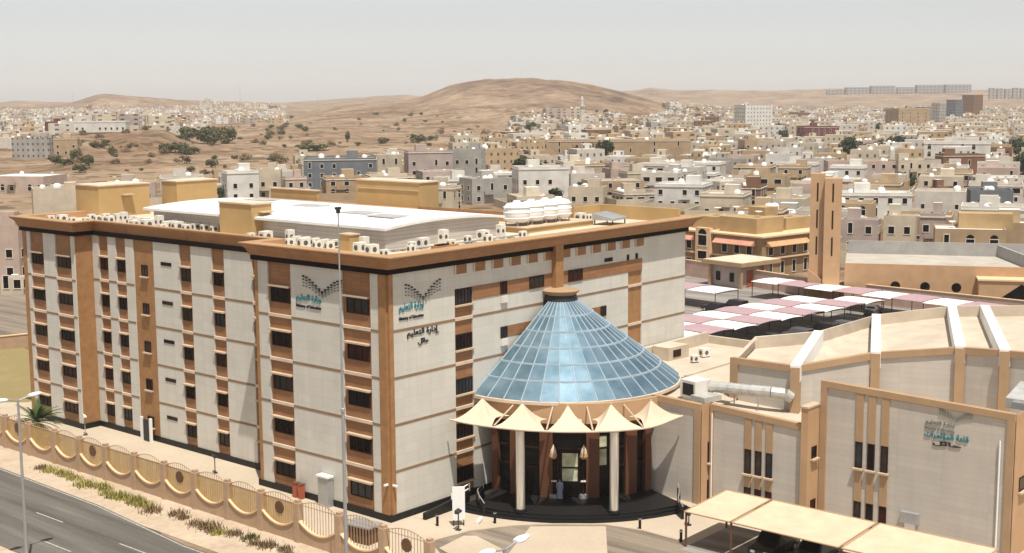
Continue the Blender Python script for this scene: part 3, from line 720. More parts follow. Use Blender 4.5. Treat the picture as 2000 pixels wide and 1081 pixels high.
# fan shaped hall: faceted front, ribs, recessed roof and back wall
FP2 = [(25.4, -16.2, 11.5), (25.6, -22.0, 11.5), (32.0, -26.0, 12.15), (34.4, -32.3, 13.0), (33.8, -36.2, 13.3), (33.0, -44.0, 13.6)]
BP2 = [(30.9, -14.9, 12.3), (35.6, -18.8, 12.6), (49.0, -18.0, 12.3), (54.3, -23.4, 13.05), (56.0, -26.0, 13.1), (60.0, -33.0, 13.4)]
fw = MB(); fr_ = MB(); rf = MB(); bw = MB()
for (a, b, c, d) in zip(FP2, FP2[1:], BP2, BP2[1:]):
    MB().quad((a[0], a[1], 6.5), (b[0], b[1], 6.5), (b[0], b[1], b[2] - .5), (a[0], a[1], a[2] - .5)).build('front_panel', M['tile'], AUD)
    A, B = Vector(a), Vector(b); n = (B - A).cross(Vector((0, 0, 1))); n.z = 0; n = n.normalized() * .16 * (-1)
    if n.dot(Vector(CAMP) - A) < 0: n = -n
    lo = Vector((0, 0, -.55)); t = -n * 2.2
    MB().quad(A + n + lo, B + n + lo, B + n, A + n).quad(A + n, B + n, B + t, A + t).quad(A + t, B + t, B + t + lo * 2, A + t + lo * 2).quad(A + n + lo, A + lo, B + lo, B + n + lo).build('front_beam', M['trim'], AUD)
    k = .93; Cc, Dd = Vector(c), Vector(d); z = Vector((0, 0, -1.05))
    rf = MB(); rf.quad(A + z, B + z, A.lerp(Cc, 0) * 0 + Dd + z, Cc + z); rf.build('roof_bay', M['roofcream'], AUD)
    MB().quad(Cc + z, Dd + z, Dd, Cc).quad(Cc, Dd, Dd + (Dd - B).normalized() * .3, Cc + (Cc - A).normalized() * .3).quad(Cc + (Cc - A).normalized() * .3, Dd + (Dd - B).normalized() * .3, Vector((*(Dd + (Dd - B).normalized() * .3).xy, 0)), Vector((*(Cc + (Cc - A).normalized() * .3).xy, 0))).build('back_wall', M['roofcream'], AUD)
MB().quad((FP2[0][0], FP2[0][1], 0), (BP2[0][0], BP2[0][1], 0), (BP2[0][0], BP2[0][1], BP2[0][2]), (FP2[0][0], FP2[0][1], FP2[0][2])).quad((FP2[0][0], FP2[0][1], FP2[0][2]), BP2[0], (BP2[0][0] - .1, BP2[0][1] - .4, BP2[0][2]), (FP2[0][0] + .0, FP2[0][1] - .4, FP2[0][2])).build('end_wall', M['roofcream'], AUD)
def rib(a, b, w=.42):
    A, B = Vector(a), Vector(b); d = (B - A).normalized(); n = d.cross(Vector((0, 0, 1))).normalized() * w; u = Vector((0, 0, .12)); dn = Vector((0, 0, -1.3)); A = A - d * .35
    q = [A - n, A + n, B + n, B - n]; mb = MB()
    T = [p + u for p in q]; L = [p + dn for p in q]
    mb.quad(*T); [mb.quad(L[i], L[(i + 1) % 4], T[(i + 1) % 4], T[i]) for i in range(4)]
    mb.build('roof_rib', M['wmetal'], AUD)
    x = A - d * .12; pl = MB(); e = Vector((0, 0, x.z - 1.2 - 5.5))
    P = [x - n * .9, x + n * .9, x + n * .9 + d * .9, x - n * .9 + d * .9]; pl.prism([p.xy for p in P], 5.5, x.z - .05); pl.build('rib_post', M['trim'], AUD)
for i in range(1, 5): rib(FP2[i], BP2[i])
MB().box(25.2, -16.6, 0, 25.8, -15.9, 11.5).build('rib_post', M['trim'], AUD)
# duct and air handling unit on the low roof
def duct_unit():
    t = thing('air_handler', 'white air handling unit with dark intake on the low roof beside the cone', 'air handler', (22.3, -14.2, 8.1), R(-12))
    MB().box(-.8, -.9, .25, 1.1, .9, 1.75).build('casing', M['acwhite'], t); MB().box(-.9, -.7, .5, -.804, .5, 1.5).build('intake', M['black'], t)
    MB().box(-1.4, -2.6, .3, .6, -.95, .75).build('base_unit', M['silver'], t); MB().box(-.7, -.8, 0, 1.0, .8, .25).build('plinth', M['galv'], t)
duct_unit()
t = thing('duct', 'large ribbed silver duct curving down to the roof in front of the auditorium', 'duct', (23.0, -15.2, 8.0))
dp = [(0, -.2, 1.25), (.3, -1.8, 1.3), (.7, -3.6, 1.3), (1.2, -5.3, 1.3), (1.7, -6.3, 1.2), (2.1, -6.7, .85)]
q = MB()
for i, (a, b) in enumerate(zip(dp, dp[1:])): q.tube(a, b, .46, n=12)
q.build('duct_run', M['silver'], t)
for i in range(9):
    f = .1 + i / 9 * 4.6; k = int(f); A, B = Vector(dp[min(k, 4)]), Vector(dp[min(k, 4) + 1]); P = A.lerp(B, f - k); d = (B - A).normalized()
    MB().tube(P - d * .05, P + d * .05, .5, n=12).build('flange', M['silver'], t)
for y in (-2.2, -4.5): MB().tube((.5, y, 0), (.5, y, .8), .06).build('support', M['galv'], t)
t = thing('air_handler', 'white sloping ventilation hood on the right end of the wall above the emblem', 'air handler', (26.5, -41.0, 10.7))
MB().prism([(-1.5, -1.2), (1.5, -1.2), (1.5, 1.4), (-1.5, 1.4)], 0, lambda p: 1.5 if p[0] > 0 else .75).build('casing', M['silver'], t)
MB().box(-1.9, -.8, .1, -1.51, .8, .6).build('intake', M['galv'], t)

# ------------------------------------------------------------------ lettering and emblem on the walls
def text_mesh(body, size, mat, name='lettering', bold=0.0, depth=0.03):
    c = bpy.data.curves.new('lettering', 'FONT'); c.body = body; c.size = size; c.align_x = 'LEFT'; c.extrude = depth; c.offset = bold
    o = bpy.data.objects.new('lettering_source', c); COL.objects.link(o); bpy.context.view_layer.update()
    me = bpy.data.meshes.new_from_object(o.evaluated_get(bpy.context.evaluated_depsgraph_get()))
    COL.objects.unlink(o); bpy.data.objects.remove(o); me.name = name; me.materials.clear(); me.materials.append(mat); return me
AR_MIN = "\uFEE2\uFEF4\uFEE0\uFECC\uFE98\uFEDF\uFE8D \uFE93\uFEAD\uFE8D\uFEAF\uFEED"
AR_DEP = "\uFEE2\uFEF4\uFEE0\uFECC\uFE98\uFEDF\uFE8D \uFE93\uFEAD\uFE8D\uFEA9\uFE87"
AR_HAIL = "\uFEDE\uFE8B\uFE8E\uFEA3"
AR_HALL = "\uFE95\uFE8D\uFEAE\uFEE4\uFE97\uFE86\uFEE4\uFEDF\uFE8D \uFE94\uFECB\uFE8E\uFED7"
def place_text(me, face, u, z, width, root, out, name='lettering', height=None):
    """u is the left end as read from outside"""
    xs = [v.co.x for v in me.vertices]; ys = [v.co.y for v in me.vertices]; k = width / (max(xs) - min(xs)); ky = k if height is None else height / (max(ys) - min(ys))
    x0, y0 = min(xs), min(ys)
    for v in me.vertices:
        a, b, c = (v.co.x - x0) * k, (v.co.y - y0) * ky, v.co.z
        if face.k == 'A': v.co = (-c, -a, b)
        else: v.co = (a, -c, b)
    p = Vector(face.pt(u, z, out)) - Vector(root.location)
    return link(name, me, root, p)
def emblem(face, u, z, w, h, root, out, mats, rows=4, cols=13):
    """rows of dots that rise to both sides like an open book"""
    sgn = -1 if face.k == 'A' else 1
    for r in range(rows):
        mb = MB()
        for c in range(cols):
            t = c / (cols - 1); s_ = abs(t - .5) * 2
            rise = math.sin(s_ * math.pi / 2) ** 1.25 * h * .50; x = u + sgn * w * t; y = z + rise + r * h * .17 * (.55 + .45 * s_); k = w / cols * (.36 if r == rows - 1 else .27)
            face.box(mb, x - k, x + k, y - k * .55, y + k * .55, 0, .06)
        mb.build('emblem_row', mats[min(r, len(mats) - 1)], root, loc=tuple(Vector(face.pt(0, 0, out)) - Vector(face.pt(0, 0, 0)) - Vector(root.location)))
def sign(label, loc):
    return thing('wall_sign', label, 'sign', loc)
s1 = sign('dot emblem with teal letters high on the narrow cream panel behind the tall mast', FA.pt(8, 16.5, PR))
emblem(FA, 9.7, 17.55, 4.6, 1.55, s1, PR + .03, [M['text_grey'], M['text_grey'], M['text_black'], M['text_black']])
place_text(text_mesh(AR_MIN, 1, M['text_teal'], bold=.012), FA, 10.7, 16.85, 3.1, s1, PR + .04, height=.75)
place_text(text_mesh("Ministry of Education", 1, M['text_black'], bold=.01), FA, 10.7, 16.38, 3.1, s1, PR + .04, height=.36)
s2 = sign('dot emblem with teal letters at the top of the right facade beside the corner', FB.pt(1, 16.2, PR))
emblem(FB, 1.9, 17.35, 3.9, 1.65, s2, PR + .03, [M['text_grey'], M['text_grey'], M['text_black'], M['text_black']])
place_text(text_mesh(AR_MIN, 1, M['text_teal'], bold=.012), FB, 1.1, 16.72, 2.75, s2, PR + .04, height=.85)
place_text(text_mesh("Ministry of Education", 1, M['text_black'], bold=.01), FB, 1.1, 16.15, 2.75, s2, PR + .04, height=.34)
s3 = sign('two lines of black letters below the emblem on the right facade', FB.pt(2, 14.2, PR))
place_text(text_mesh(AR_DEP, 1, M['text_black'], bold=.02), FB, 1.95, 14.6, 3.7, s3, PR + .04, height=.72)
place_text(text_mesh(AR_HAIL, 1, M['text_black'], bold=.02), FB, 3.2, 13.95, 1.2, s3, PR + .04, height=.55)
s4 = sign('grey emblem with dark green letters on the big tiled wall of the auditorium', FA3.pt(-36, 8, 0))
emblem(FA3, -35.7, 9.72, 2.4, .75, s4, .03, [M['text_grey']])
place_text(text_mesh(AR_MIN, 1, M['text_grey'], bold=.012), FA3, -34.6, 9.1, 2.25, s4, .04, height=.5)
place_text(text_mesh("Ministry of Education", 1, M['text_grey'], bold=.01), FA3, -34.6, 8.78, 2.25, s4, .04, height=.24)
place_text(text_mesh(AR_HALL, 1, M['text_teal'], bold=.012), FA3, -34.55, 8.1, 3.4, s4, .04, height=.62)
place_text(text_mesh(AR_HAIL, 1, M['text_black'], bold=.02), FA3, -35.2, 7.62, 2.2, s4, .04, height=.42)

# ------------------------------------------------------------------ roof plant
def condenser(w, d, h, fans=1):
    t = thing('condenser_unit', '', 'condenser')
    MB().box(-w / 2, -d / 2, .12, w / 2, d / 2, h).build('casing', M['acwhite'], t)
    r = min(w, h) * .25; m, q = MB(), MB()
    m.quad(*[(r * math.cos(2 * math.pi * i / 16), -d / 2 - .012, h * .55 + r * math.sin(2 * math.pi * i / 16)) for i in range(16)])
    rr = min(r, d * .4); q.quad(*[(-w / 2 - .012, -rr * math.cos(2 * math.pi * i / 16), h * .55 + r * math.sin(2 * math.pi * i / 16)) for i in range(16)])
    m.build('fan_grille', M['grille'], t); q.build('side_grille', M['grille'], t)
    MB().box(-w / 2 + .08, -d / 2 + .05, 0, -w / 2 + .2, d / 2 - .05, .12).box(w / 2 - .2, -d / 2 + .05, 0, w / 2 - .08, d / 2 - .05, .12).build('feet', M['dark'], t)
    return t
AC = [condenser(.85, .45, .8), condenser(.8, .7, 1.5), condenser(1.15, .85, 1.05)]
used = [False] * 3
ORD = ['first', 'second', 'third', 'fourth', 'fifth', 'sixth', 'seventh', 'eighth', 'ninth', 'tenth', 'eleventh', 'twelfth', 'thirteenth', 'fourteenth', 'fifteenth', 'sixteenth', 'seventeenth', 'eighteenth']
KIND = ['small white condenser', 'tall white condenser', 'bulky white condenser']
def acrow(spots, where, rz=0):
    spots = sorted(spots, key=lambda q: bearing(q[0], q[1])[0])
    for i, q in enumerate(spots):
        k = q[2] if len(q) > 2 else 0; lb = '%s, %s from left %s' % (KIND[k], ORD[i], where)
        o = AC[k] if not used[k] else copy_tree(AC[k]); used[k] = True
        o.location = (q[0], q[1], 20.9); o.scale = [.9 * rnd.uniform(.92, 1.08)] * 3; o.rotation_euler = (0, 0, rz + rnd.uniform(-.05, .05)); o['label'] = lb; o['group'] = 'condensers on the office roof'
acrow([(4.6, 17.0, 1)] + [(4.5, 16.0 - i * 1.25) for i in range(5)], 'between roof room and ochre box', R(-10))
acrow([(3.1, 15.2), (3.0, 13.3, 2), (3.1, 11.6), (3.2, 10.2)], 'in the low row at the front cornice', R(-10))
acrow([(4.6, 7.4, 1), (3.4, 6.6, 2), (3.1, 4.9, 2), (2.6, 2.9)], 'near the front cornice corner')
acrow([(6.2, 3.4), (7.9, 5.0), (9.4, 5.2, 2), (10.6, 3.0), (12.2, 5.4, 1), (14.5, 4.6), (15.6, 3.2), (17.2, 5.2, 2), (19.4, 5.0, 1), (20.5, 3.3)], 'below the gable of the white hall')
acrow([(7.4 - (i % 3) * .25, 50.5 - i * 1.62, 2 if i in (2, 9) else 0) for i in range(13)], 'in the back line from the left roof room')
acrow([(5.1, 42 - i * 1.5, 1 if i in (3,) else (2 if i in (4, 5) else 0)) for i in range(7)], 'in the middle line left of the roof room')
acrow([(6.1 - (i % 4) * .2, 51.2 - i * 1.5, 1 if i in (4,) else 0) for i in range(9)], 'in the second line from the left roof room')
acrow([(6.4, 40.5 - i * 1.45, 2 if i == 3 else 0) for i in range(8)], 'in the line along the hall wall')
acrow([(2.7, 53.5), (2.9, 51.6, 2), (3.0, 49.8), (3.3, 47.6)], 'inside the far left bay cornice')
acrow([(4.4, 40.6), (4.2, 38.2, 2), (4.3, 35.8), (4.2, 22.0), (4.3, 20.0, 2)], 'behind the low cornice of the set-back bay')
acrow([(34.0, 9.2), (36.0, 8.6, 2), (38.0, 9.0)], 'before the ochre parapet at the right end')
b = thing('roof_box', 'small ochre boarded box between the condensers at the front edge of the roof', 'roof box', (4.3, 8.9, 20.9), R(-8))
MB().box(-.5, -.75, 0, .5, .75, 1.35).build('body', M['ochre'], b); MB().box(-.58, -.83, 1.35, .58, .83, 1.45).build('lid', M['awning'], b)
b = thing('roof_box', 'low rust coloured tray at the right facade cornice under the hall gable', 'roof box', (9.0, 2.2, 20.9))
MB().box(-1.2, -.5, 0, 1.2, .5, .5).build('body', M['wood'], b); MB().box(-1.0, -.3, .5, .2, .3, .62).build('lid', M['winframe'], b)
# water tanks on their plinth
pl = thing('tank_plinth', 'long ochre plinth under the white water tanks on the roof', 'plinth', (26.5, 8.2, 20.9))
MB().box(-2.6, -2.4, 0, 8.0, 2.4, .45).build('body', M['ochre'], pl); MB().box(-2.7, -2.5, .45, 8.1, 2.5, .55).build('slab', M['awning'], pl)
def water_tank():
    t = thing('water_tank', '', 'water tank')
    pr = [(.02, 0), (1.0, .05), (1.25, .3), (1.3, .9), (1.25, 1.5), (1.0, 1.8), (.35, 1.95), (.33, 2.1), (.02, 2.12)]
    MB().lathe([(r, z + .3) for r, z in pr], 20).build('shell', M['white'], t, True)
    for z in (.75, 1.3, 1.8): MB().lathe([(1.27, z - .05), (1.34, z), (1.27, z + .05)], 20).build('rib', M['white'], t)
    for a in (45, 135, 225, 315): MB().tube((1.05 * math.cos(R(a)), 1.05 * math.sin(R(a)), 0), (1.05 * math.cos(R(a)), 1.05 * math.sin(R(a)), .7), .06, n=6).build('leg', M['galv'], t)
    return t
wt = water_tank()
for i in range(4):
    o = wt if i == 0 else copy_tree(wt); o.location = (25.2 + i * 2.15, 8.0, 21.45); o['group'] = 'white tanks on the office roof'
    o['label'] = ['white fibreglass water tank nearest the white roofed hall, on the ochre plinth', 'white fibreglass water tank second from the hall on the ochre plinth', 'white fibreglass water tank third from the hall on the ochre plinth', 'white fibreglass water tank at the right end of the ochre plinth'][i]
rs = thing('roof_panel_rack', 'low grey rack on the roof between tanks and ochre end parapet', 'rack', (36.2, 5.0, 20.9), R(10))
MB().prism([(-1.6, -1.2), (1.6, -1.2), (1.6, 1.2), (-1.6, 1.2)], .5, lambda p: .7 + (p[1] + 1.2) * .2).build('panel', M['galv'], rs)
for x, y in ((-1.4, -1), (1.4, -1), (1.4, 1), (-1.4, 1)): MB().box(x - .05, y - .05, 0, x + .05, y + .05, .5).build('leg', M['dark'], rs)

for i, (pts, l) in enumerate((([(5.2, 47.5), (5.4, 30.0)], 'long grey pipe run along the hall on the left half of the office roof'), ([(5.0, 21.5), (5.0, 5.2), (9.5, 4.2), (22.5, 4.2)], 'bent grey pipe run around the front corner of the white hall'), ([(22.5, 1.6), (40.5, 1.6)], 'straight grey pipe run behind the right facade cornice'))):
    t = thing('pipe_run', l, 'pipe', (*pts[0], 20.9), 0, 'pipes on the office roof'); o = Vector((*pts[0], 0)); q = MB()
    for a, b in zip(pts, pts[1:]):
        for dx, r in ((0, .07), (.22, .05)): q.tube(Vector((a[0] + dx, a[1] + dx, .2)) - o, Vector((b[0] + dx, b[1] + dx, .2)) - o, r, n=6)
    q.build('pipe', M['galv'], t)
    for a, b in zip(pts, pts[1:]):
        for k in range(1, 5): p = Vector((*a, 0)).lerp(Vector((*b, 0)), k / 5) - o; MB().box(p.x - .15, p.y - .15, 0, p.x + .4, p.y + .4, .12).build('pipe_block', M['kerb'], t)
for x, y, k, l in ((38.6, -2.2, 2, 'bulky white condenser on the low roof between office and auditorium, upper one'), (39.4, -4.4, 2, 'bulky white condenser on the low roof between office and auditorium, lower one'), (36.4, -5.2, 0, 'small white condenser on the low roof near the glass cone')):
    o = copy_tree(AC[k]); o.location = (x, y, 7.9); o.rotation_euler = (0, 0, R(-20)); o['label'] = l; o['group'] = 'condensers on the low roof'
t = thing('roof_box', 'cream block with dark opening on the low roof behind the glass cone', 'roof box', (37.0, -2.0, 7.9), R(-5))
MB().box(-1.6, -1, 0, 1.6, 1, 1.3).build('body', M['roofcream'], t); MB().box(-.9, -1.05, .3, .3, -1.004, 1.0).build('opening', M['winframe'], t)

# ------------------------------------------------------------------ roadside fence
FN = thing('roadside_fence', 'rose tan fence with dipping low walls, ochre screens and round medallions along the road', 'fence', (-7.9, 20, 0))
PY = [54.3, 50, 45.6, 41.1, 36.6, 32.4, 28.15, 23.7, 19.3, 15.0, 10.65, 6.4, 2.0, -2.7, -7.4, -12.0]
def fl(y): return y - 20
for i, y in enumerate(PY):
    p = MB().box(-.28, fl(y) - .26, 0, .28, fl(y) + .26, 3.1).build('pillar', M['fencewall'], FN)
    MB().box(-.2, fl(y) - .18, 3.1, .2, fl(y) + .18, 3.32).build('pillar_cap', M['fencewall'], p)
for i, (a, b) in enumerate(zip(PY, PY[1:])):
    ya, yb = fl(a) - .26, fl(b) + .26; n = 14
    prof = []; arch = []
    for k in range(n + 1):
        t = k / n; y = ya + (yb - ya) * t; s_ = 1 - (2 * t - 1) ** 2
        prof.append((y, 1.62 - .72 * s_)); arch.append((y, 2.98 + .48 * s_))
    w = MB()
    for (y0, z0), (y1, z1) in zip(prof, prof[1:]):
        for x in (-.13, .13):
            q = [(x, y0, 0), (x, y1, 0), (x, y1, z1), (x, y0, z0)]; w.quad(*(q if x < 0 else q[::-1]))
    w.build('low_wall', M['fencewall'], FN)
    c = MB()
    for (y0, z0), (y1, z1) in zip(prof, prof[1:]):
        A = [(-.22, y0, z0), (.22, y0, z0), (.22, y0, z0 + .12), (-.22, y0, z0 + .12)]; B = [(p[0], y1, p[2] - z0 + z1) for p in A]
        for k in range(4): c.quad(A[k], A[(k + 1) % 4], B[(k + 1) % 4], B[k])
    c.build('coping', M['fencecap'], FN)
    s_ = MB()
    for (p, q, u, v) in zip(prof, prof[1:], arch, arch[1:]):
        s_.quad((0, p[0], p[1] + .12), (0, q[0], q[1] + .12), (0, v[0], 2.98), (0, u[0], 2.98))
    if i < 12:
        sc = s_.build('screen', M['screen'], FN)
    rl = MB()
    for u, v in zip(arch, arch[1:]): rl.tube((0, u[0], u[1]), (0, v[0], v[1]), .035, n=5); rl.tube((0, u[0], 2.98), (0, v[0], 2.98), .035, n=5)
    nb = 13
    for k in range(1, nb):
        t = k / nb; y = ya + (yb - ya) * t; s2 = 1 - (2 * t - 1) ** 2
        rl.tube((0, y, 1.62 - .72 * s2), (0, y, 2.98 + .48 * s2), .02 if i < 12 else .026, n=4)
    rl.build('railing', M['fencewall'], FN)
    if i % 3 == 2 or i == 14:
        md = MB(); yc = (ya + yb) / 2; z0 = 2.3
        for x in (-.06, .06):
            md.v.append((x, yc, z0)); k = len(md.v) - 1
            for j in range(18): md.v.append((x, yc + .5 * math.cos(2 * math.pi * j / 18), z0 + .5 * math.sin(2 * math.pi * j / 18)))
            for j in range(18): md.f.append((k, k + 1 + j, k + 1 + (j + 1) % 18) if x > 0 else (k, k + 1 + (j + 1) % 18, k + 1 + j)); md.m.append(0)
        for j in range(18): md.f.append((1 + j, 1 + (j + 1) % 18, 20 + (j + 1) % 18, 20 + j)); md.m.append(0)
        md.build('medallion', M['iron'], FN)

# ------------------------------------------------------------------ street furniture
def street_lamp(label, loc, h=12.4):
    t = thing('street_lamp', label, 'street lamp', loc, 0, 'double armed lamps on the central strip')
    MB().tube((0, 0, 0), (0, 0, h), .13, .08, 10).build('pole', M['galv'], t)
    for s_ in (-1, 1):
        MB().tube((0, 0, h - .1), (s_ * 1.0, 0, h + .12), .05, n=6).build('arm', M['galv'], t)
        hd = MB(); rows = []
        for i in range(7):
            f = i / 6; x = s_ * (.85 + f * .95); w = .16 + .14 * math.sin(math.pi * min(1, f * 1.05 + .1)); hh = .09 + .06 * math.sin(math.pi * f)
            rows.append([(x, w * math.cos(a), h + .12 + .05 * f + hh * math.sin(a)) for a in [2 * math.pi * j / 10 for j in range(11)]])
        hd.grid(rows); hd.quad(*[p for p in rows[0][:-1]]); hd.quad(*[p for p in rows[-1][:-1]]); hd.build('lamp_head', M['white'], t, True)
    return t
street_lamp('double armed street lamp rising in front of the palm by the road', (-24.0, 13.4, 0))
street_lamp('double armed street lamp of which one white head shows below the entrance drive', (-24.6, -33.4, 0), 11.9)
t = thing('mast', 'very tall thin grey mast with a small camera at its tip', 'mast', (-12, -7.9, 0))
MB().tube((0, 0, 0), (0, 0, 12.6), .14, .115, 10).build('lower_tube', M['galv'], t); MB().tube((0, 0, 12.6), (0, 0, 26.1), .085, .04, 8).build('upper_tube', M['galv'], t)
MB().lathe([(.11, 12.5), (.16, 12.5), (.16, 12.7), (.08, 12.75)], 10).build('joint', M['galv'], t)
MB().box(-.1, -.1, 26.1, .1, .1, 26.35).box(-.22, -.08, 26.35, .22, .1, 26.52).build('camera_head', M['dark'], t)
def floodlight(label, loc, rz, h=1.5, mat='dark'):
    t = thing('floodlight', label, 'floodlight', loc, rz, 'floodlights in the yard')
    MB().tube((0, 0, 0), (0, 0, h), .05, n=6).build('post', M[mat], t); MB().box(-.2, -.2, 0, .2, .2, .06).build('foot', M['dark'], t)
    MB().prism([(-.38, -.16), (.38, -.16), (.38, .16), (-.38, .16)], h, lambda p: h + .2 + p[1] * .5).build('lamp_body', M['dark' if mat == 'dark' else 'white'], t); return t
floodlight('dark floodlight on a short post in the yard in front of the set-back bay', (-.5, 22.3, 0), R(70))
floodlight('white floodlight on a short post beside the far left bay', (-.4, 43.8, 0), R(70), 1.9, 'galv')
floodlight('dark floodlight in front of the white notice board', (1.9, -5.6, 0), R(20), 1.4)
floodlight('dark floodlight between the entrance steps and the beige car shade', (14.4, -18.9, 0), R(30), .9)
for i, (x, y, l) in enumerate(((5.0, -6.7, 'black bollard in front of the left part of the steps'), (11.1, -16.5, 'black bollard in front of the right part of the steps'), (1.6, -3.6, 'black bollard beside the start of the ramp wall'), (10.7, -20.6, 'black bollard at the kerb by the beige car shade'))):
    t = thing('bollard', l, 'bollard', (x, y, 0), 0, 'black bollards on the forecourt')
    MB().lathe([(.11, 0), (.11, .95), (.02, .97)], 12).build('post', M['black'], t); MB().lathe([(.115, .8), (.13, .8), (.13, .9), (.115, .9)], 12).build('collar', M['galv'], t)
t = thing('notice_board', 'tall blank white board standing on the forecourt by the ramp', 'notice board', (2.7, -4.9, 0), R(-40))
MB().box(-.5, -.06, .5, .5, .06, 3.2).build('panel', M['white'], t)
for x in (-.4, .4): MB().box(x - .04, -.05, 0, x + .04, .05, .5).build('leg', M['dark'], t)
t = thing('rolled_mat', 'small white rolled bundle on the paving at the left end of the steps', 'bundle', (4.4, -5.6, .0), R(20))
MB().tube((-.5, 0, .16), (.5, .1, .16), .16, n=10).build('roll', M['white'], t); MB().tube((-.1, 0, .16), (-.02, .01, .16), .175, n=10).build('band', M['acwhite'], t)
t = thing('utility_cabinet', 'grey metal cabinet with white sloped top standing at the left facade', 'cabinet', (-.55, 7.2, 0))
MB().box(-.3, -.62, 0, .28, .62, 2.5).build('body', M['galv'], t); MB().box(-.42, -.72, 2.5, .3, .72, 2.66).build('top', M['white'], t)
for i, (y, l) in enumerate(((11.0, 'red brown valve box at the plinth, further from the cabinet'), (10.3, 'red brown valve box at the plinth, nearer the cabinet'))):
    t = thing('valve_box', l, 'valve box', (-.55, y, 0), 0, 'red valve boxes')
    MB().box(-.2, -.22, 0, .2, .22, 1.25).build('body', M['red'], t); MB().box(-.24, -.26, 1.25, .24, .26, 1.32).build('lid', M['iron'], t)
t = thing('site_gate', 'pair of white and dark posts at the brown strip of the set-back bay', 'gate', (2.2, 36.9, 0))
for y in (-.75, .75): MB().box(-.12, y - .12, 0, .12, y + .12, 2.4).build('post', M['white'], t)
MB().box(-.06, -.5, .1, .06, .45, 2.2).build('door', M['dark'], t)
t = thing('security_camera', 'white camera pair on the brown corner pilaster near the ground', 'camera', (-.25, -.25, 3.1))
MB().box(-.35, .25, -.07, .1, .42, .07).build('camera_body', M['white'], t); MB().box(.25, -.4, -.16, .42, .04, -.02).build('camera_body', M['white'], t)
t = thing('guard_hut', 'small dark flat topped hut behind the fence by the mast', 'hut', (-4.6, -1.6, 0), R(5))
MB().box(-.7, -1.2, 0, .7, 1.2, 1.3).build('body', M['iron'], t); MB().box(-.85, -1.35, 1.3, .85, 1.35, 1.42).build('roof', M['galv'], t)

# person in the doorway
def person(label, loc, rz):
    t = thing('person', label, 'person', loc, rz)
    V = [(0, 0, .92), (0, 0, 1.15), (0, .01, 1.38), (0, 0, 1.48), (0, -.01, 1.56), (0, -.02, 1.66), (0, -.01, 1.74),
         (.19, 0, 1.40), (.25, .03, 1.13), (.24, -.06, .90), (-.19, 0, 1.40), (-.25, -.02, 1.13), (-.22, -.12, .92),
         (.10, 0, .88), (.11, -.10, .48), (.11, -.04, .09), (.11, -.16, .04), (-.10, 0, .88), (-.11, .06, .48), (-.11, .20, .11), (-.11, .09, .04)]
    Rr = [.15, .14, .16, .065, .075, .095, .07, .07, .05, .035, .07, .05, .035, .09, .065, .045, .04, .09, .065, .045, .04]
    Ed = [(0, 1), (1, 2), (2, 3), (3, 4), (4, 5), (5, 6), (2, 7), (7, 8), (8, 9), (2, 10), (10, 11), (11, 12), (0, 13), (13, 14), (14, 15), (15, 16), (0, 17), (17, 18), (18, 19), (19, 20)]
    for s_, wi in ((1, 9), (-1, 12)):
        w = Vector(V[wi]); V.append(tuple(w + Vector((0, -.02, -.07)))); Rr.append(.032); Ed.append((wi, len(V) - 1)); pk = len(V) - 1
        for k in range(4):
            V.append((w.x - .0 + s_ * 0, w.y - .05 + .025 * k, w.z - .15 - (.01 if k in (1, 2) else 0))); Rr.append(.009); Ed.append((pk, len(V) - 1))
        V.append((w.x - s_ * .04, w.y - .05, w.z - .10)); Rr.append(.010); Ed.append((pk, len(V) - 1))
    me = bpy.data.meshes.new('body'); me.from_pydata(V, Ed, []); me.materials.append(M['skin'])
    o = link('body', me, t); sk = o.modifiers.new('skin', 'SKIN'); o.modifiers.new('sub', 'SUBSURF').levels = 1
    for i, r in enumerate(Rr): me.skin_vertices[0].data[i].radius = (r, r)
    me.skin_vertices[0].data[0].use_root = True
    rows = []
    for z, rx, ry, y in ((.10, .27, .30, .02), (.45, .24, .24, 0), (.9, .22, .19, 0), (1.15, .2, .17, 0), (1.36, .235, .16, 0), (1.45, .15, .11, 0), (1.49, .075, .075, 0)):
        rows.append([(rx * math.cos(2 * math.pi * k / 18), y + ry * math.sin(2 * math.pi * k / 18), z) for k in range(19)])
    MB().grid(rows).build('robe', M['cloth_blue'], t, True)
    for s_, a, b, c in ((1, V[7], V[8], V[9]), (-1, V[10], V[11], V[12])): MB().tube(a, b, .085, .072, 10).tube(b, Vector(b).lerp(Vector(c), .85), .072, .06, 10).build('sleeve', M['cloth_blue'], t, True)
    rows = []
    for z, r, y in ((1.64, .112, .02), (1.70, .118, .015), (1.76, .10, .01), (1.80, .06, .0), (1.815, .004, 0)): rows.append([(r * math.cos(2 * math.pi * k / 14), y + r * math.sin(2 * math.pi * k / 14), z) for k in range(15)])
    MB().grid(rows).build('hair', M['hair'], t, True)
    f = MB()
    for s_ in (-1, 1): f.box(s_ * .035 - .012, -.112, 1.665, s_ * .035 + .012, -.10, 1.68)
    f.build('eyes', M['hair'], t); MB().prism([(-.014, -.105), (.014, -.105), (0, -.135)], 1.615, 1.655).build('nose', M['skin'], t); MB().box(-.025, -.108, 1.585, .025, -.098, 1.595).build('mouth', M['red'], t)
    return t
person('person in a long pale blue robe walking out of the glazed doorway', (12.0, -7.75, .51), R(-50))

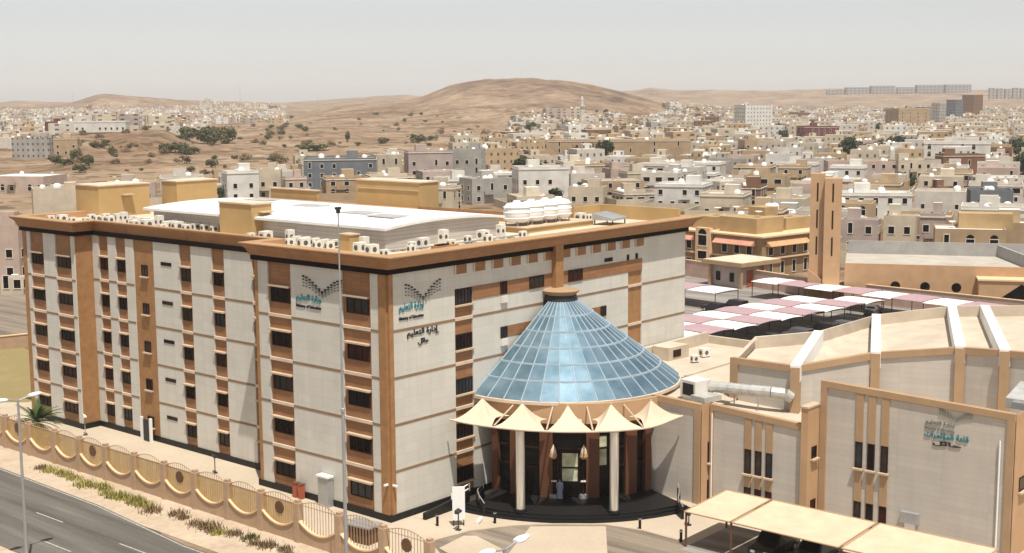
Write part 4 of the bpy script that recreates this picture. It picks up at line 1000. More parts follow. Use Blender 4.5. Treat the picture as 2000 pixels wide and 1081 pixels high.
# ------------------------------------------------------------------ cars
def car_body(L=4.6, Wd=1.85, Hh=1.7, suv=True):
    hw = Wd / 2; prof = [(-L / 2, .35), (-L / 2, .85), (-L / 2 + .1, 1.0)] + ([(-L / 2 + .35, Hh), (.55, Hh)] if suv else [(-L / 2 + .75, 1.02), (-L / 2 + 1.3, Hh), (.35, Hh)]) + [(1.15, 1.05), (L / 2 - .2, .92), (L / 2, .72), (L / 2, .35)]
    mb = MB(); n = len(prof)
    for s_ in (-1, 1):
        mb.v += [(x, s_ * (hw if z < 1.1 else hw - .22), z) for x, z in prof]
    for i in range(n):
        j = (i + 1) % n; mb.f.append((i, j, n + j, n + i)); mb.m.append(0)
    mb.f.append(tuple(range(n - 1, -1, -1))); mb.f.append(tuple(range(n, 2 * n))); mb.m += [0, 0]
    return mb, prof, hw
CARM = {}
def car_paint(name, c):
    m = NT(name); m.color(c); m.p.inputs['Coat Weight'].default_value = .5; CARM[name] = m.done(.35, .2, .5); return CARM[name]
for n_, c in (('black_car_paint', (.012, .012, .014)), ('grey_car_paint', (.12, .12, .125)), ('white_car_paint', (.75, .75, .73)), ('dark_blue_car_paint', (.02, .025, .05)), ('beige_car_paint', (.35, .28, .2))): car_paint(n_, c)
def car(label, x, y, rz, paint, suv=True, z=0.008, group=None, lo=False):
    L, Wd, Hh = (4.9, 1.95, 1.8) if suv else (4.6, 1.8, 1.45)
    t = thing('parked_car', label, 'car', (x, y, z), rz, group)
    mb, prof, hw = car_body(L, Wd, Hh, suv); bd = mb.build('body', CARM[paint], t)
    bv = bd.modifiers.new('edge', 'BEVEL'); bv.width = .06; bv.segments = 2
    xs = [p for p in prof if p[1] > Hh - .01]; xa, xb = xs[0][0], xs[-1][0]; hb = hw - .22
    for s_ in (-1, 1): MB().quad((xa - .15, s_ * (hb + .135), 1.2), (xb + .38, s_ * (hb + .135), 1.2), (xb - .02, s_ * (hb + .02), Hh - .12), (xa + .06, s_ * (hb + .02), Hh - .12)).build('side_window', M['glass'], t)
    MB().quad((xb + .08, -hb + .08, Hh - .05), (xb + .08, hb - .08, Hh - .05), (1.13, hb, 1.12), (1.13, -hb, 1.12)).build('windscreen', M['glass'], t)
    zr = (1.05, -L / 2 + .08) if suv else (1.08, -L / 2 + .8)
    MB().quad((xa - .06, hb - .08, Hh - .08), (xa - .06, -hb + .08, Hh - .08), (zr[1] - .02, -hb, zr[0] + .12), (zr[1] - .02, hb, zr[0] + .12)).build('rear_window', M['glass'], t)
    for sx in (-1.42, 1.42):
        for s_ in (-1, 1):
            w = MB().tube((sx, s_ * (hw - .2), .34), (sx, s_ * (hw + .02), .34), .34, n=16).build('wheel', M['rubber'], t)
            MB().tube((sx, s_ * (hw - .02), .34), (sx, s_ * (hw + .035), .34), .2, n=12).build('rim', M['chrome'], w)
    for s_ in (-1, 1):
        MB().box(L / 2 - .06, s_ * (hw - .45) - .17, .62, L / 2 + .015, s_ * (hw - .45) + .17, .8).build('headlight', M['white'], t)
        MB().box(-L / 2 - .015, s_ * (hw - .2) - .1, .75, -L / 2 + .05, s_ * (hw - .2) + .1, 1.0).build('tail_light', M['red'], t)
    return t
car('black off-road car under the beige car shade, nearest the entrance steps', 13.0, -27.3, R(183), 'black_car_paint', group='cars under the beige shade')
car('black off-road car under the beige car shade, farther from the steps', 13.2, -30.6, R(180), 'dark_blue_car_paint', group='cars under the beige shade')
# beige car shade in front of the auditorium
CS = thing('car_shade', 'flat beige fabric car shade on thin posts in front of the auditorium wall', 'car shade', (12.5, -30, 0))
def shade(y1, y0, z=2.75):
    x0, x1 = 9.9, 15.9; n = 8; rows = []
    for i in range(n + 1):
        f = i / n; rows.append([(x0 + (x1 - x0) * j / n - 12.5 + (.5 * (f if True else 0)) * 0, y1 + (y0 - y1) * f + 30 + .2, z - .12 * math.sin(math.pi * f) * math.sin(math.pi * j / n) + .25 * (j / n)) for j in range(n + 1)])
    mb = MB(); mb.grid(rows); mb.grid([[(p[0], p[1], p[2] - .04) for p in reversed(r)] for r in rows]); mb.build('fabric', M['carport'], CS, True)
    fr = MB(); c = [rows[0][0], rows[0][-1], rows[-1][-1], rows[-1][0]]
    for a, b in zip(c, c[1:] + c[:1]): fr.tube(a, b, .06, n=6)
    fr.build('edge_bar', M['trim'], CS)
for y1, y0 in ((-21.6, -25.5), (-25.75, -34.2), (-34.45, -43)): shade(y1, y0)
for x, y in ((10.0, -21.7), (15.8, -21.7), (10.0, -25.6), (15.8, -25.6), (10.0, -34.3), (15.8, -34.3)): MB().tube((x - 12.5, y + 30.2, 0), (x - 12.5, y + 30.2, 2.75), .09, n=8).build('post', M['iron'], CS)
MB().quad((9.2 - 12.5, 8.5, .012), (16.6 - 12.5, 8.5, .012), (16.6 - 12.5, -14, .012), (9.2 - 12.5, -14, .012)).build('parking_pad', M['lot'], CS)

# ------------------------------------------------------------------ palm, weeds
def palm(label, loc, h=2.3):
    t = thing('palm_tree', label, 'palm', loc)
    tr = MB()
    for k in range(6): tr.tube((0, 0, h * k / 6), (0, 0, h * (k + 1) / 6), .26 - .015 * k, .22 - .015 * k, 9)
    tr.build('trunk', M['bark'], t); cr = MB()
    for i in range(70):
        a = rnd.uniform(0, 6.283); e = rnd.uniform(-.5, 1.35); L = rnd.uniform(1.8, 2.7); d = Vector((math.cos(a) * math.cos(e), math.sin(a) * math.cos(e), math.sin(e)))
        p = Vector((0, 0, h - .1)); sd_ = Vector((-math.sin(a), math.cos(a), 0)); pts = []
        for k in range(8):
            pts.append(p.copy()); p = p + d * L / 7; d = (d + Vector((0, 0, -.13))).normalized()
        for k in range(7):
            for s_ in (-1, 1):
                for f in (0, .5):
                    A = pts[k].lerp(pts[k + 1], f); B = A + (pts[k + 1] - pts[k]) * .55; w = .42 * math.sin(math.pi * (k + f + .6) / 8.4)
                    cr.quad(A, B, B + sd_ * s_ * w + (pts[k + 1] - pts[k]) * .7 - Vector((0, 0, .10)))
    cr.build('crown', M['leaf_palm'], t); return t
palm('short date palm with a dense green crown behind the left end of the fence', (-5.3, 44.4, 0))
def tuft_mesh(n, w, h, mat, seed):
    r = random.Random(seed); mb = MB()
    for i in range(n):
        x, y = r.gauss(0, .4) * w, r.gauss(0, .4) * w; a = r.uniform(0, 6.28); L = r.uniform(.4, 1) * h; o = Vector((math.cos(a), math.sin(a), 0)); s_ = Vector((-o.y, o.x, 0)) * r.uniform(.03, .07)
        B = Vector((x, y, 0)); mb.quad(B - s_, B + s_, B + o * L * .5 + Vector((0, 0, L)))
    return mb.mesh('weed_tuft', mat)
TUFT = [tuft_mesh(170, 1.0, .6, M['leaf_yellow'], 1), tuft_mesh(150, .9, .5, M['leaf_dry'], 2), tuft_mesh(170, 1.1, .55, M['leaf_olive'], 3)]
tn = 0
ypos = [36, 34.6, 33.2, 32.0, 30.6, 28.0, 26.6, 25.4, 24.3, 23.0, 22.0, 21.0, 20.1, 19.0, 17.2, 14.8, 13.6, 11.5, 10.2, 9.1, 8.3, 7.2, 5.5, 4.2, 3.0, 1.4, 0.2]
for y in ypos:
    k = 0 if 18 < y < 35 else rnd.choice([1, 1, 0, 2])
    o = link('weed_tuft', TUFT[k], None, (-9.4 - rnd.uniform(0, 1.1) - (.4 if y < 20 else 0), y, .004), rnd.uniform(0, 6), [rnd.uniform(.7, 1.25)] * 3)
    near = min(range(len(PY)), key=lambda i: abs(PY[i] - y))
    tag(o, ['yellow green weed tuft on the sandy verge below the fence', 'dry brown weed tuft on the sandy verge below the fence', 'olive weed tuft on the sandy verge below the fence'][k], 'weed', 'weeds along the roadside fence')

# ------------------------------------------------------------------ car park behind the office
def pitched_shade(name, label, origin, rz, tiles_, tw, td, z, posts, first='w'):
    t = thing(name, label, 'car shade', origin, rz, 'white and pink shades of the car park')
    for i, j, c in tiles_:
        mb = MB(); n = 4; x0, y0 = i * tw, j * td; rows = []
        for a in range(n + 1):
            rows.append([(x0 + tw * a / n, y0 + td * b / n, z + .16 * math.sin(math.pi * a / n) * (1 - .3 * math.sin(math.pi * b / n)) + .10 * ((i + j) % 2)) for b in range(n + 1)])
        mb.grid([r[::-1] for r in rows]); mb.grid([[(p[0], p[1], p[2] - .05) for p in r] for r in rows]); mb.build('shade_panel', M['shade_w' if c else 'shade_p'], t)
    for x, y in posts:
        MB().tube((x, y, 0), (x, y, z + .2), .07, n=6).build('post', M['dark'], t)
    bm_ = MB(); xs = [p[0] for p in posts]; ys = sorted({p[1] for p in posts})
    for y in ys: bm_.tube((min(xs), y, z - .1), (max(xs), y, z - .1), .06, n=5)
    bm_.build('beam', M['dark'], t); return t
tl = []
for i in range(-2, 7):
    for j in (0, 1): tl.append((i, j, (i + j) % 2 == 0))
pitched_shade('car_shade', 'double row of white and pink chequered car shades right behind the office', (79.6, 16.2, 0), R(-7), [q for q in tl if not (q[1] == 1 and q[0] > 5)], 5.2, 6.0, 2.8,
              [(x * 5.2, 6.0) for x in range(-2, 8)] + [(x * 5.2, 0.3) for x in range(-2, 8)])
pitched_shade('car_shade', 'single row of white and pink car shades along the wall of the car park', (111.6, -30.6, 0), R(-8), [(0, j, j % 2 == 0) for j in range(0, 13)], 6.6, 5.35, 2.8,
              [(6.0, j * 5.35) for j in range(14)] + [(0.4, j * 5.35) for j in range(14)])
pitched_shade('car_shade', 'short white and pink car shade close beside the right end of the office', (106.4, 36.0, 0), R(-7), [(0, 0, True), (0, 1, False)], 6.4, 5.8, 2.7, [(.3, .2), (6.1, .2), (.3, 11.3), (6.1, 11.3)])
cl = [(97.5, 12.6, 85, 'black_car_paint', 'dark car at the near edge of the double shade, by its right end'), (91.5, 13.4, 83, 'grey_car_paint', 'grey car under the near edge of the double shade'),
      (85.5, 14.2, 83, 'black_car_paint', 'black car under the near edge of the double shade, left of the grey car'), (108.2, 33.5, 78, 'black_car_paint', 'black car by the office end, beside the short shade'),
      (105.2, 35.2, 80, 'black_car_paint', 'black car half hidden by the office end wall'), (116.0, 22.6, 12, 'dark_blue_car_paint', 'dark blue car parked before the single shade row'),
      (118.5, 15.0, 10, 'grey_car_paint', 'grey car under the single shade row near the mosque windows'), (116.5, 5.0, 10, 'beige_car_paint', 'beige car under the single shade row towards the mosque porch'), (100.6, 11.4, 84, 'grey_car_paint', 'silver grey car out in the sun past the double shade')]
for x, y, a, p, l in cl: car(l, x, y, R(a), p, rnd.random() < .6, group='cars in the car park')
WALLM = plain('rose_compound_wall', (0.50, 0.34, 0.27), 0.85)
def wall_run(label, pts, h, mat, th=.3):
    t = thing('boundary_wall', label, 'wall', (*pts[0], 0)); o = Vector((*pts[0], 0))
    for a, b in zip(pts, pts[1:]):
        A, B = Vector((*a, 0)) - o, Vector((*b, 0)) - o; n = (B - A).normalized().cross(Vector((0, 0, 1))) * th / 2
        MB().prism([(A - n).xy, (A + n).xy, (B + n).xy, (B - n).xy], 0, h).build('wall_run', mat, t)
        MB().prism([(A - n * 1.5).xy, (A + n * 1.5).xy, (B + n * 1.5).xy, (B - n * 1.5).xy], h, h + .12).build('coping', M['fencecap'], t)
    return t
wall_run('long rose wall behind the single row of car shades', [(138, 62), (128.5, 30), (124.5, -40)], 3.0, WALLM)
wall_run('low tan wall with dips at the street beyond the lawn', [(2, 98), (40, 88)], 1.8, M['fencewall'])
# guard house with flat overhanging roof
t = thing('gate_house', 'small grey and tan gate house with wide flat roof behind the car park', 'gate house', (129.6, 45.2, 0), R(-10))
MB().box(0, 0, 0, 8, 7.0, 3.9).build('wall', plain('mauve_grey_render', (.42, .34, .31)), t); MB().box(-1.2, -1.2, 3.9, 9.5, 8.2, 4.6).build('roof', M['trim'], t); MB().box(-1.0, -1.0, 4.6, 9.3, 8.0, 4.66).build('roof_deck', M['roof'], t)
for x, y in ((0, 5.2), (0, 2.0)): MB().box(-.08, y - .5, 1.0, -.004, y + .5, 2.6).build('window', M['glass'], t)
MB().box(1.6, -.08, 0, 3.2, -.004, 3.0).build('door', M['red'], t)
for x, y in ((-.6, -.6), (-.6, 6.6), (5.5, -.6)): MB().box(x - .25, y - .25, 0, x + .25, y + .25, 3.9).build('post', M['trim'], t)

# ------------------------------------------------------------------ town
PAL = {'cream': (.58, .50, .38), 'sand': (.50, .37, .23), 'white': (.70, .68, .63), 'mauve': (.45, .365, .325), 'pink': (.53, .41, .34), 'grey': (.40, .375, .335), 'ochre': (.46, .32, .16), 'brown': (.22, .115, .07), 'slate': (.17, .185, .205), 'tan': (.43, .31, .19), 'pale': (.62, .57, .50), 'maroon': (.17, .055, .05)}
PAL = {k: sc3(c, .86) for k, c in PAL.items()}
HM, HW = {}, {}
for k, c in PAL.items(): HM[k] = plain(k + '_house_render', c, 0.85, var=0.16, scale=0.25)
def far_wall(name, c):
    """render with rows of small window openings, for houses too far off to show separate windows"""
    m = NT(name); u, v, nz = m.wallco(True)
    fu = m.math('FRACT', m.math('MULTIPLY', u, .33)); fv = m.math('FRACT', m.math('MULTIPLY', v, .30))
    a = m.math('MULTIPLY', m.math('GREATER_THAN', fu, .36), m.math('LESS_THAN', fu, .66)); b = m.math('MULTIPLY', m.math('GREATER_THAN', fv, .34), m.math('LESS_THAN', fv, .74))
    w = m.math('MULTIPLY', m.math('MULTIPLY', a, b), m.math('LESS_THAN', nz, .5)); f = m.noise(.25, 4)
    m.color(m.mix(w, m.ramp(f, [(.3, sc3(c, .85)), (.7, sc3(c, 1.15))]), sc3(c, .22))); return m.done(.85)
for k, c in PAL.items(): HW[k] = far_wall(k + '_far_house_render', c)
ROOFS = [plain('sandy_roof', (.46, .385, .29), .9, var=.18, scale=.4), plain('white_washed_roof', (.74, .71, .65), .9, var=.12, scale=.4), plain('dusty_roof', (.36, .30, .235), .9, var=.2, scale=.4)]
WSURR = plain('pale_window_surround', (.66, .60, .52), .8)
def win_mesh(w, h, arch=False):
    mb = MB(); mb.box(-w / 2 - .14, -.10, -.14, w / 2 + .14, .02, 0, 1).box(-w / 2 - .14, -.10, h, w / 2 + .14, .02, h + .14, 1).box(-w / 2 - .14, -.08, 0, -w / 2, .02, h, 1).box(w / 2, -.08, 0, w / 2 + .14, .02, h, 1)
    mb.box(-w / 2, -.04, 0, w / 2, .02, h, 0)
    if arch:
        p = [(w / 2 * math.cos(math.pi * i / 10), h + .14 + w / 2 * math.sin(math.pi * i / 10)) for i in range(11)]
        mb.quad(*[(x, -.05, z) for x, z in p])
    return mb.mesh('window', [M['glass'], WSURR])
WM = {'n': win_mesh(1.2, 1.5), 't': win_mesh(.9, 2.2), 'a': win_mesh(1.5, 1.4, True), 'w': win_mesh(2.2, 1.5)}
TANK = MB().lathe([(.02, 0), (.85, 0), (.85, 1.0), (.6, 1.45), (.02, 1.6)], 12).mesh('water_tank', M['white'])
DISH = MB().lathe([(.02, .8), (.35, .85), (.6, 1.05)], 10).tube((0, 0, 0), (0, 0, .82), .05, n=5).mesh('satellite_dish', M['white'])
HOUSES = []      # (u, d, radius, root)
BLOCK = []
def house(x, y, w, d, h, rz, col, detail=2, roof=None, stair=True, tank=1, win='n', awn=None, pent=None, parapet=.8, name='house', fence=False, store=3.4, blank=False):
    z = H(x, y) - .3; h = h + .3
    t = thing(name, '', 'house', (x, y, z), rz)
    mats = [HM[col] if detail >= 2 else HW[col], rnd.choice(ROOFS) if roof is None else roof]
    a, b = w / 2, d / 2
    wl = MB(); wl.box(-a, -b, 0, a, b, h - parapet, 0, 1); p = .22
    for q in ((-a, -b, a, -b + p), (-a, b - p, a, b), (-a, -b + p, -a + p, b - p), (a - p, -b + p, a, b - p)): wl.box(q[0], q[1], h - parapet, q[2], q[3], h)
    wl.build('wall', mats, t)
    if detail >= 2 and rnd.random() < .5:
        q = MB(); q.box(-a - .18, -b - .18, h - parapet - .1, a + .18, -b - .004, h - parapet + .15).box(a + .004, -b - .18, h - parapet - .1, a + .18, b, h - parapet + .15).box(-a - .18, -b - .18, h - parapet - .1, -a - .004, b, h - parapet + .15); q.build('cornice', WSURR, t)
    if stair:
        sx, sy = rnd.uniform(-a * .5, a * .5), rnd.uniform(-b * .1, b * .6); sw = min(4.2, w * .35)
        sr = MB().box(sx - sw / 2, sy - sw * .4, h - parapet, sx + sw / 2, sy + sw * .4, h + 2.2, 0, 1).build('stair_room', mats, t)
    for i in range(tank):
        link('water_tank', TANK, t, (rnd.uniform(-a * .75, a * .75), rnd.uniform(-b * .7, b * .7), h - parapet), 0, [rnd.uniform(.8, 1.3)] * 3)
    if detail >= 2:
        tocam = Vector((CAMP[0] - x, CAMP[1] - y, 0)); n = 0
        for nx, ny, L, off, ang in ((0, -1, w, b, 0), (1, 0, d, a, R(90)), (-1, 0, d, a, R(-90))):
            wn = Vector((nx * math.cos(rz) - ny * math.sin(rz), nx * math.sin(rz) + ny * math.cos(rz), 0))
            if blank or wn.dot(tocam) < .12 * tocam.length: continue
            k = max(2, int(L / 3.6)); fl_ = max(1, int((h - parapet) / store))
            if k * fl_ > 20: k = max(3, 20 // fl_)
            for f in range(fl_):
                for i in range(k):
                    if rnd.random() < .12: continue
                    s_ = -L / 2 + L * (i + .5) / k; zz = .3 + f * store + 1.1
                    P = (s_, -off, zz) if nx == 0 else (nx * off, s_, zz)
                    link('window', WM[win if rnd.random() < .85 else 't'], t, P, ang); n += 1
    if fence:
        f_ = MB(); A, B = a + 3.5, b + 3.5
        for q in ((-A, -B, A, -B + .25), (-A, B - .25, A, B), (-A, -B + .25, -A + .25, B - .25), (A - .25, -B + .25, A, B - .25)): f_.box(q[0], q[1], 0, q[2], q[3], 2.6)
        f_.build('boundary_wall', HM[col] if col in ('cream', 'pale', 'pink', 'sand', 'tan') else HM['cream'], t)
    if awn:
        for q in awn: MB().prism(q[0], q[1], lambda p, q=q: q[1] + .25 + q[2] * abs(p[1] + b) / 1.5).build('awning', M['red'], t)
    if detail >= 2 and h > 6.5 and rnd.random() < .45:
        bx = rnd.uniform(-a * .4, a * .4); q = MB(); q.box(bx - 1.6, -b - 1.1, 3.5, bx + 1.6, -b - .004, 3.65).box(bx - 1.6, -b - 1.1, 3.65, bx + 1.6, -b - 1.0, 4.5).box(bx - 1.6, -b - 1.0, 3.65, bx - 1.5, -b - .004, 4.5).box(bx + 1.5, -b - 1.0, 3.65, bx + 1.6, -b - .004, 4.5); q.build('balcony', mats, t)
    if detail >= 2:
        for i in range(rnd.choice([0, 1, 1, 2])): link('satellite_dish', DISH, t, (rnd.uniform(-a * .8, a * .8), rnd.uniform(-b * .8, b * .6), h - parapet), rnd.uniform(0, 6), [rnd.uniform(.9, 1.4)] * 3)
    u, dd = bearing(x, y); HOUSES.append([u, dd, max(w, d) * .62, t, col, h]); return t
def hp(u0, u1, vt, vb, col, phi=0, label=None, D=None, dr=.75, cat=None, **kw):
    """house whose outline spans u0..u1, with its front foot at vb and its top at vt in the photograph"""
    um = (u0 + u1) / 2
    if D is None: P = at(um, vb); D_ = (P - Vector(CAMP)).dot(FW)
    else:
        D_ = D; P = Vector(CAMP) + (FW + RT2 * (um - 1000) / F_PX) * D; P.z = H(P.x, P.y)
    W_ = (u1 - u0) * D_ / F_PX; ph = R(phi); w = W_ / (abs(math.cos(ph)) + dr * abs(math.sin(ph))); d = w * dr
    top = CAMP[2] + (187 - vt) * D_ / F_PX; h = max(3.0, top - P.z)
    fh = Vector((_c, _s, 0)); c = P + fh * (d * abs(math.cos(ph)) + w * abs(math.sin(ph))) / 2
    t = house(c.x, c.y, w, d, h, YAW - math.pi / 2 + ph, col, **kw)
    if label: t['label'] = label
    if cat: t['category'] = cat
    return t
MAUVE_BIG = dict(tank=2, win='n')
hp(583, 735, 306, 372, 'slate', 6, 'slate blue four storey block with two grey stair towers and white roof tanks', tank=4, win='n', cat='apartment block', roof=ROOFS[0])
hp(733, 786, 300, 362, 'cream', 8, 'cream three storey house adjoining the slate blue block', tank=2, win='t')
hp(785, 884, 293, 366, 'mauve', 12, 'mauve apartment block with ornate windows right of the cream house', tank=1, cat='apartment block')
hp(884, 948, 290, 362, 'grey', -10, 'pale grey block with dark openings right of the mauve apartment block', tank=1, cat='apartment block')
hp(425, 502, 330, 396, 'white', 25, 'white lilac house with three floors behind the second roof room', tank=1, cat='house')
hp(500, 549, 328, 392, 'cream', 5, 'cream three storey house left of the small pink house', tank=1)
hp(548, 598, 342, 394, 'pink', 20, 'pink house with a single dark window beside the slate blue block', tank=0)
hp(824, 900, 362, 420, 'cream', -20, 'cream house with arched windows right of the rear ochre roof room', tank=1, win='a')
hp(895, 1000, 348, 402, 'grey', 25, 'plain grey block behind the white water tanks', tank=2)
hp(1000, 1112, 326, 388, 'white', 10, 'white house with a square stair tower left of the red roofed house', tank=1)
hp(1110, 1190, 365, 402, 'cream', -14, 'cream house in front of the red roofed house', tank=2)
hp(1372, 1482, 356, 398, 'pale', 30, 'long pale shed with grey ribbed side', tank=0, stair=False, detail=1, cat='shed')
hp(1070, 1352, 274, 316, 'tan', -4, 'long tan school block below the brown hill', dr=.2, tank=2, stair=False, win='t', cat='school')
hp(1448, 1512, 276, 306, 'tan', 8, 'orange brown block right of the long tan school', tank=0)
hp(1440, 1512, 208, 262, 'white', 20, 'pale green white apartments near the skyline', tank=1, detail=1, cat='apartment block')
hp(1742, 1820, 216, 256, 'tan', 14, 'orange brown office block near the grey avenue', tank=0, win='t', cat='office block')
hp(1566, 1640, 250, 282, 'maroon', 5, 'dull red block with cream stripes right of the dark trees', tank=0, win='t')
hp(1815, 1962, 283, 326, 'white', -18, 'white house with arched windows behind the brown parapet', tank=0, win='a')
hp(1838, 1925, 306, 346, 'brown', 4, 'brown house with a cream front below the white arched house', tank=0, dr=.5)
hp(1498, 1558, 304, 350, 'white', -24, 'white green tinted house with four tall windows left of the minaret', tank=1, win='t')
hp(1620, 1762, 318, 352, 'pink', -6, 'long pink house with a dark roof edge behind the minaret', tank=2, dr=.5)
hp(1742, 1842, 316, 352, 'cream', 10, 'cream house left of the brown house, with a blank wall', tank=1)
hp(1915, 2030, 352, 384, 'pale', 6, 'white roofed shed at the right edge', roof=M['wmetal'], tank=0, stair=False, detail=1, cat='shed')
hp(1825, 1882, 370, 410, 'brown', 20, 'brown purple house with a square tower right of the pale courtyard', tank=0)
hp(1900, 1990, 376, 420, 'slate', -12, 'dark purple grey house with white roof tanks near the right edge', tank=2)
hp(1645, 1792, 380, 432, 'white', -10, 'wide white house left of the ochre penthouse', tank=2, dr=.5)
hp(1690, 1722, 360, 384, 'ochre', 10, 'small ochre roof block behind the wide white house', tank=0, stair=False)
hp(1835, 1990, 452, 530, 'tan', -16, 'tan house with white flat roof, arched windows and ochre penthouse', tank=0, win='a', roof=ROOFS[1], parapet=.35, stair=False)
ph_ = HOUSES[-1][3]; MB().box(-2, 0, HOUSES[-1][5] - .35, 8, 5, HOUSES[-1][5] + 2.6).build('penthouse', HM['ochre'], ph_)
hp(1648, 1732, 432, 500, 'mauve', -22, 'mauve and cream flats directly right of the minaret', tank=0, cat='flats')
hp(1730, 1802, 424, 500, 'cream', -22, 'cream flats in the middle of the row behind the mosque', tank=0, cat='flats')
hp(1800, 1856, 420, 496, 'mauve', -22, 'mauve and cream flats at the end of the row, left of the tan house', tank=0, cat='flats')
hp(145, 246, 233, 259, 'white', 0, 'long white lilac building on top of the sandy bank', tank=0, dr=.3, stair=False, win='n', cat='school')
hp(85, 147, 236, 260, 'maroon', 4, 'maroon roofed house left of the long white building', tank=0, detail=1)
hp(20, 106, 264, 312, 'grey', -8, 'dark grey block with blank walls at the left', tank=1, detail=1)
hp(100, 150, 266, 308, 'tan', 10, 'tan block with rows of dark windows below the sandy bank', tank=0)
hp(-30, 104, 338, 380, 'pink', -12, 'pinkish arcade with white sheet roof and a dome at the left edge', roof=M['wmetal'], parapet=.2, stair=False, tank=1, win='a')
hp(40, 158, 362, 440, 'cream', 22, 'blank cream block with white roof tank left of the office roof', tank=2, blank=True, stair=False)
hp(-40, 46, 432, 552, 'pink', -5, 'pink apartment house with many small windows at the left edge', tank=0, win='n', cat='apartment block')
hp(2, 46, 536, 576, 'cream', 0, 'low cream lodge with a dark roof edge below the pink apartment house', tank=0, stair=False)
hp(285, 342, 213, 224, 'white', 5, 'white roofed shed on the far left rise', tank=0, stair=False, detail=1, roof=M['wmetal'], cat='shed')
hp(262, 332, 222, 238, 'slate', 5, 'grey shed in front of the white roofed shed on the rise', tank=0, stair=False, detail=1, cat='shed')
for i, (a, b, c, e, k) in enumerate(((1790, 1822, 214, 252, 'slate'), (1822, 1852, 206, 247, 'grey'), (1852, 1886, 200, 241, 'slate'), (1884, 1926, 191, 232, 'brown'))):
    hp(a, b, c, e, k, 40, ['dark grey block at the near end of the receding avenue', 'mid grey block second along the receding avenue', 'dark blue grey block third along the receding avenue', 'brown block at the far end of the receding avenue'][i], tank=0, stair=False, detail=1, cat='apartment block')
HW['hazy'] = HM['hazy'] = None
def hazy_wall():
    m = NT('grey_terrace_render'); u, v, nz = m.wallco(True); a = m.math('LESS_THAN', m.math('FRACT', m.math('MULTIPLY', u, .075)), .5); b = m.math('LESS_THAN', m.math('FRACT', m.math('MULTIPLY', v, .11)), .5)
    m.color(m.mix(m.math('MULTIPLY', a, b), (.26, .26, .26), (.10, .105, .11))); return m.done(.85)
HW['hazy'] = HM['hazy'] = hazy_wall()
for i, (a, b, c) in enumerate(((1606, 1640, 181), (1642, 1688, 175), (1690, 1738, 173), (1741, 1776, 176), (1778, 1830, 172), (1833, 1884, 171))):
    hp(a, b, c, 0, 'hazy', 5, 'grey slab of the long terrace on the skyline, %s from the left' % ORD[i], D=4600, dr=.25, tank=0, stair=False, detail=1, cat='apartment block')
for i in range(6):
    hp(1918 + i * 15, 1928 + i * 15, 178 + (i % 3), 0, 'hazy', 0, ['thin grey tower on the far right skyline, %s from the left' % ORD[i]][0], D=4200, dr=.8, tank=0, stair=False, detail=1, cat='tower')
NAMED = len(HOUSES)
for q in list(HOUSES):
    if q[1] < 1500:
        L_ = q[3].location; BLOCK.append((L_.x - _c * (q[2] + 6), L_.y - _s * (q[2] + 6), q[2] * .75))
def hip(u0, u1, vt, ve, vb, label):
    t = hp(u0, u1, ve, vb, 'tan', 8, label, tank=0, stair=False, parapet=.1, dr=.8, win='n'); m = t.children[0].bound_box
    a, b, h = m[6][0] + .8, m[6][1] + .8, m[6][2]; q = MB(); r = a * .25; k = 2.6
    q.quad((-a, -b, h), (a, -b, h), (r, 0, h + k), (-r, 0, h + k)).quad((a, -b, h), (a, b, h), (r, 0, h + k)).quad((a, b, h), (-a, b, h), (-r, 0, h + k), (r, 0, h + k)).quad((-a, b, h), (-a, -b, h), (-r, 0, h + k)).quad((-a, b, h - .02), (a, b, h - .02), (a, -b, h - .02), (-a, -b, h - .02))
    q.build('roof', plain('dull_red_roof_tiles', (.19, .075, .055), .8), t)
hip(1140, 1260, 338, 354, 396, 'tan house with a dull red hipped roof behind the office cornice')
# villa with red awnings
V = thing('villa', 'yellow and tan villa with pink awnings and an arched entrance bay beyond the car park', 'villa', (143.5, 49.0, -.1), R(-9))
MB().box(0, 0, 0, 22, 26, 7.6, 0, 1).build('wall', [plain('villa_brown_render', (.30, .21, .115), .85, var=.12), M['roof']], V)
for z in (3.5, 7.6): MB().box(-.6, -.6, z, 22.5, 26.5, z + .3).build('cornice', M['fencecap'], V)
for x0, y0, x1, y1, z in ((2, 3, 10, 12, 10.8), (3, 14, 9, 20, 10.4), (12, 4, 20, 9, 10.2), (8, 6, 12, 10, 12.4)): MB().box(x0, y0, 7.9, x1, y1, z).build('penthouse', HM['ochre'], V)
for y0, y1 in ((1.5, 11.0), (16.5, 25)): MB().prism([(-1.4, y0), (.0, y0), (.0, y1), (-1.4, y1)], 6.0, lambda p: 6.1 + (p[0] + 1.4) * .8).build('awning', plain('salmon_awning', (.52, .26, .18)), V)
MB().prism([(1, -1.3), (13, -1.3), (13, -.0), (1, -.0)], 5.9, lambda p: 6.0 + (p[1] + 1.3) * .8).build('awning', plain('ochre_awning', (.5, .3, .15)), V)
MB().box(-.9, 12.0, 0, 0, 15.6, 8.6).build('entrance_bay', M['fencecap'], V); link('window', WM['a'], V, (-.9, 13.8, 5.2), R(-90), (1.4, 1, 1.4)); link('window', WM['w'], V, (-.9, 13.8, 2.6), R(-90))
for y in (3, 6, 9, 18, 21, 24): link('window', WM['n'], V, (0, y, 4.3), R(-90)); link('window', WM['n'], V, (0, y, .9), R(-90))
for x in (2.5, 6, 9.5, 13, 17, 20): link('window', WM['n'], V, (x, 0, 4.2), 0); link('window', WM['t'], V, (x, 0, .6), 0)
for x, y in ((5, 5, ), (16, 6), (6, 16), (14, 18)): link('satellite_dish', DISH, V, (x, y, 10.6 if x < 11 else 10.2), 0, (1.3, 1.3, 1.3))
BLOCK.append((150, 62, 22))
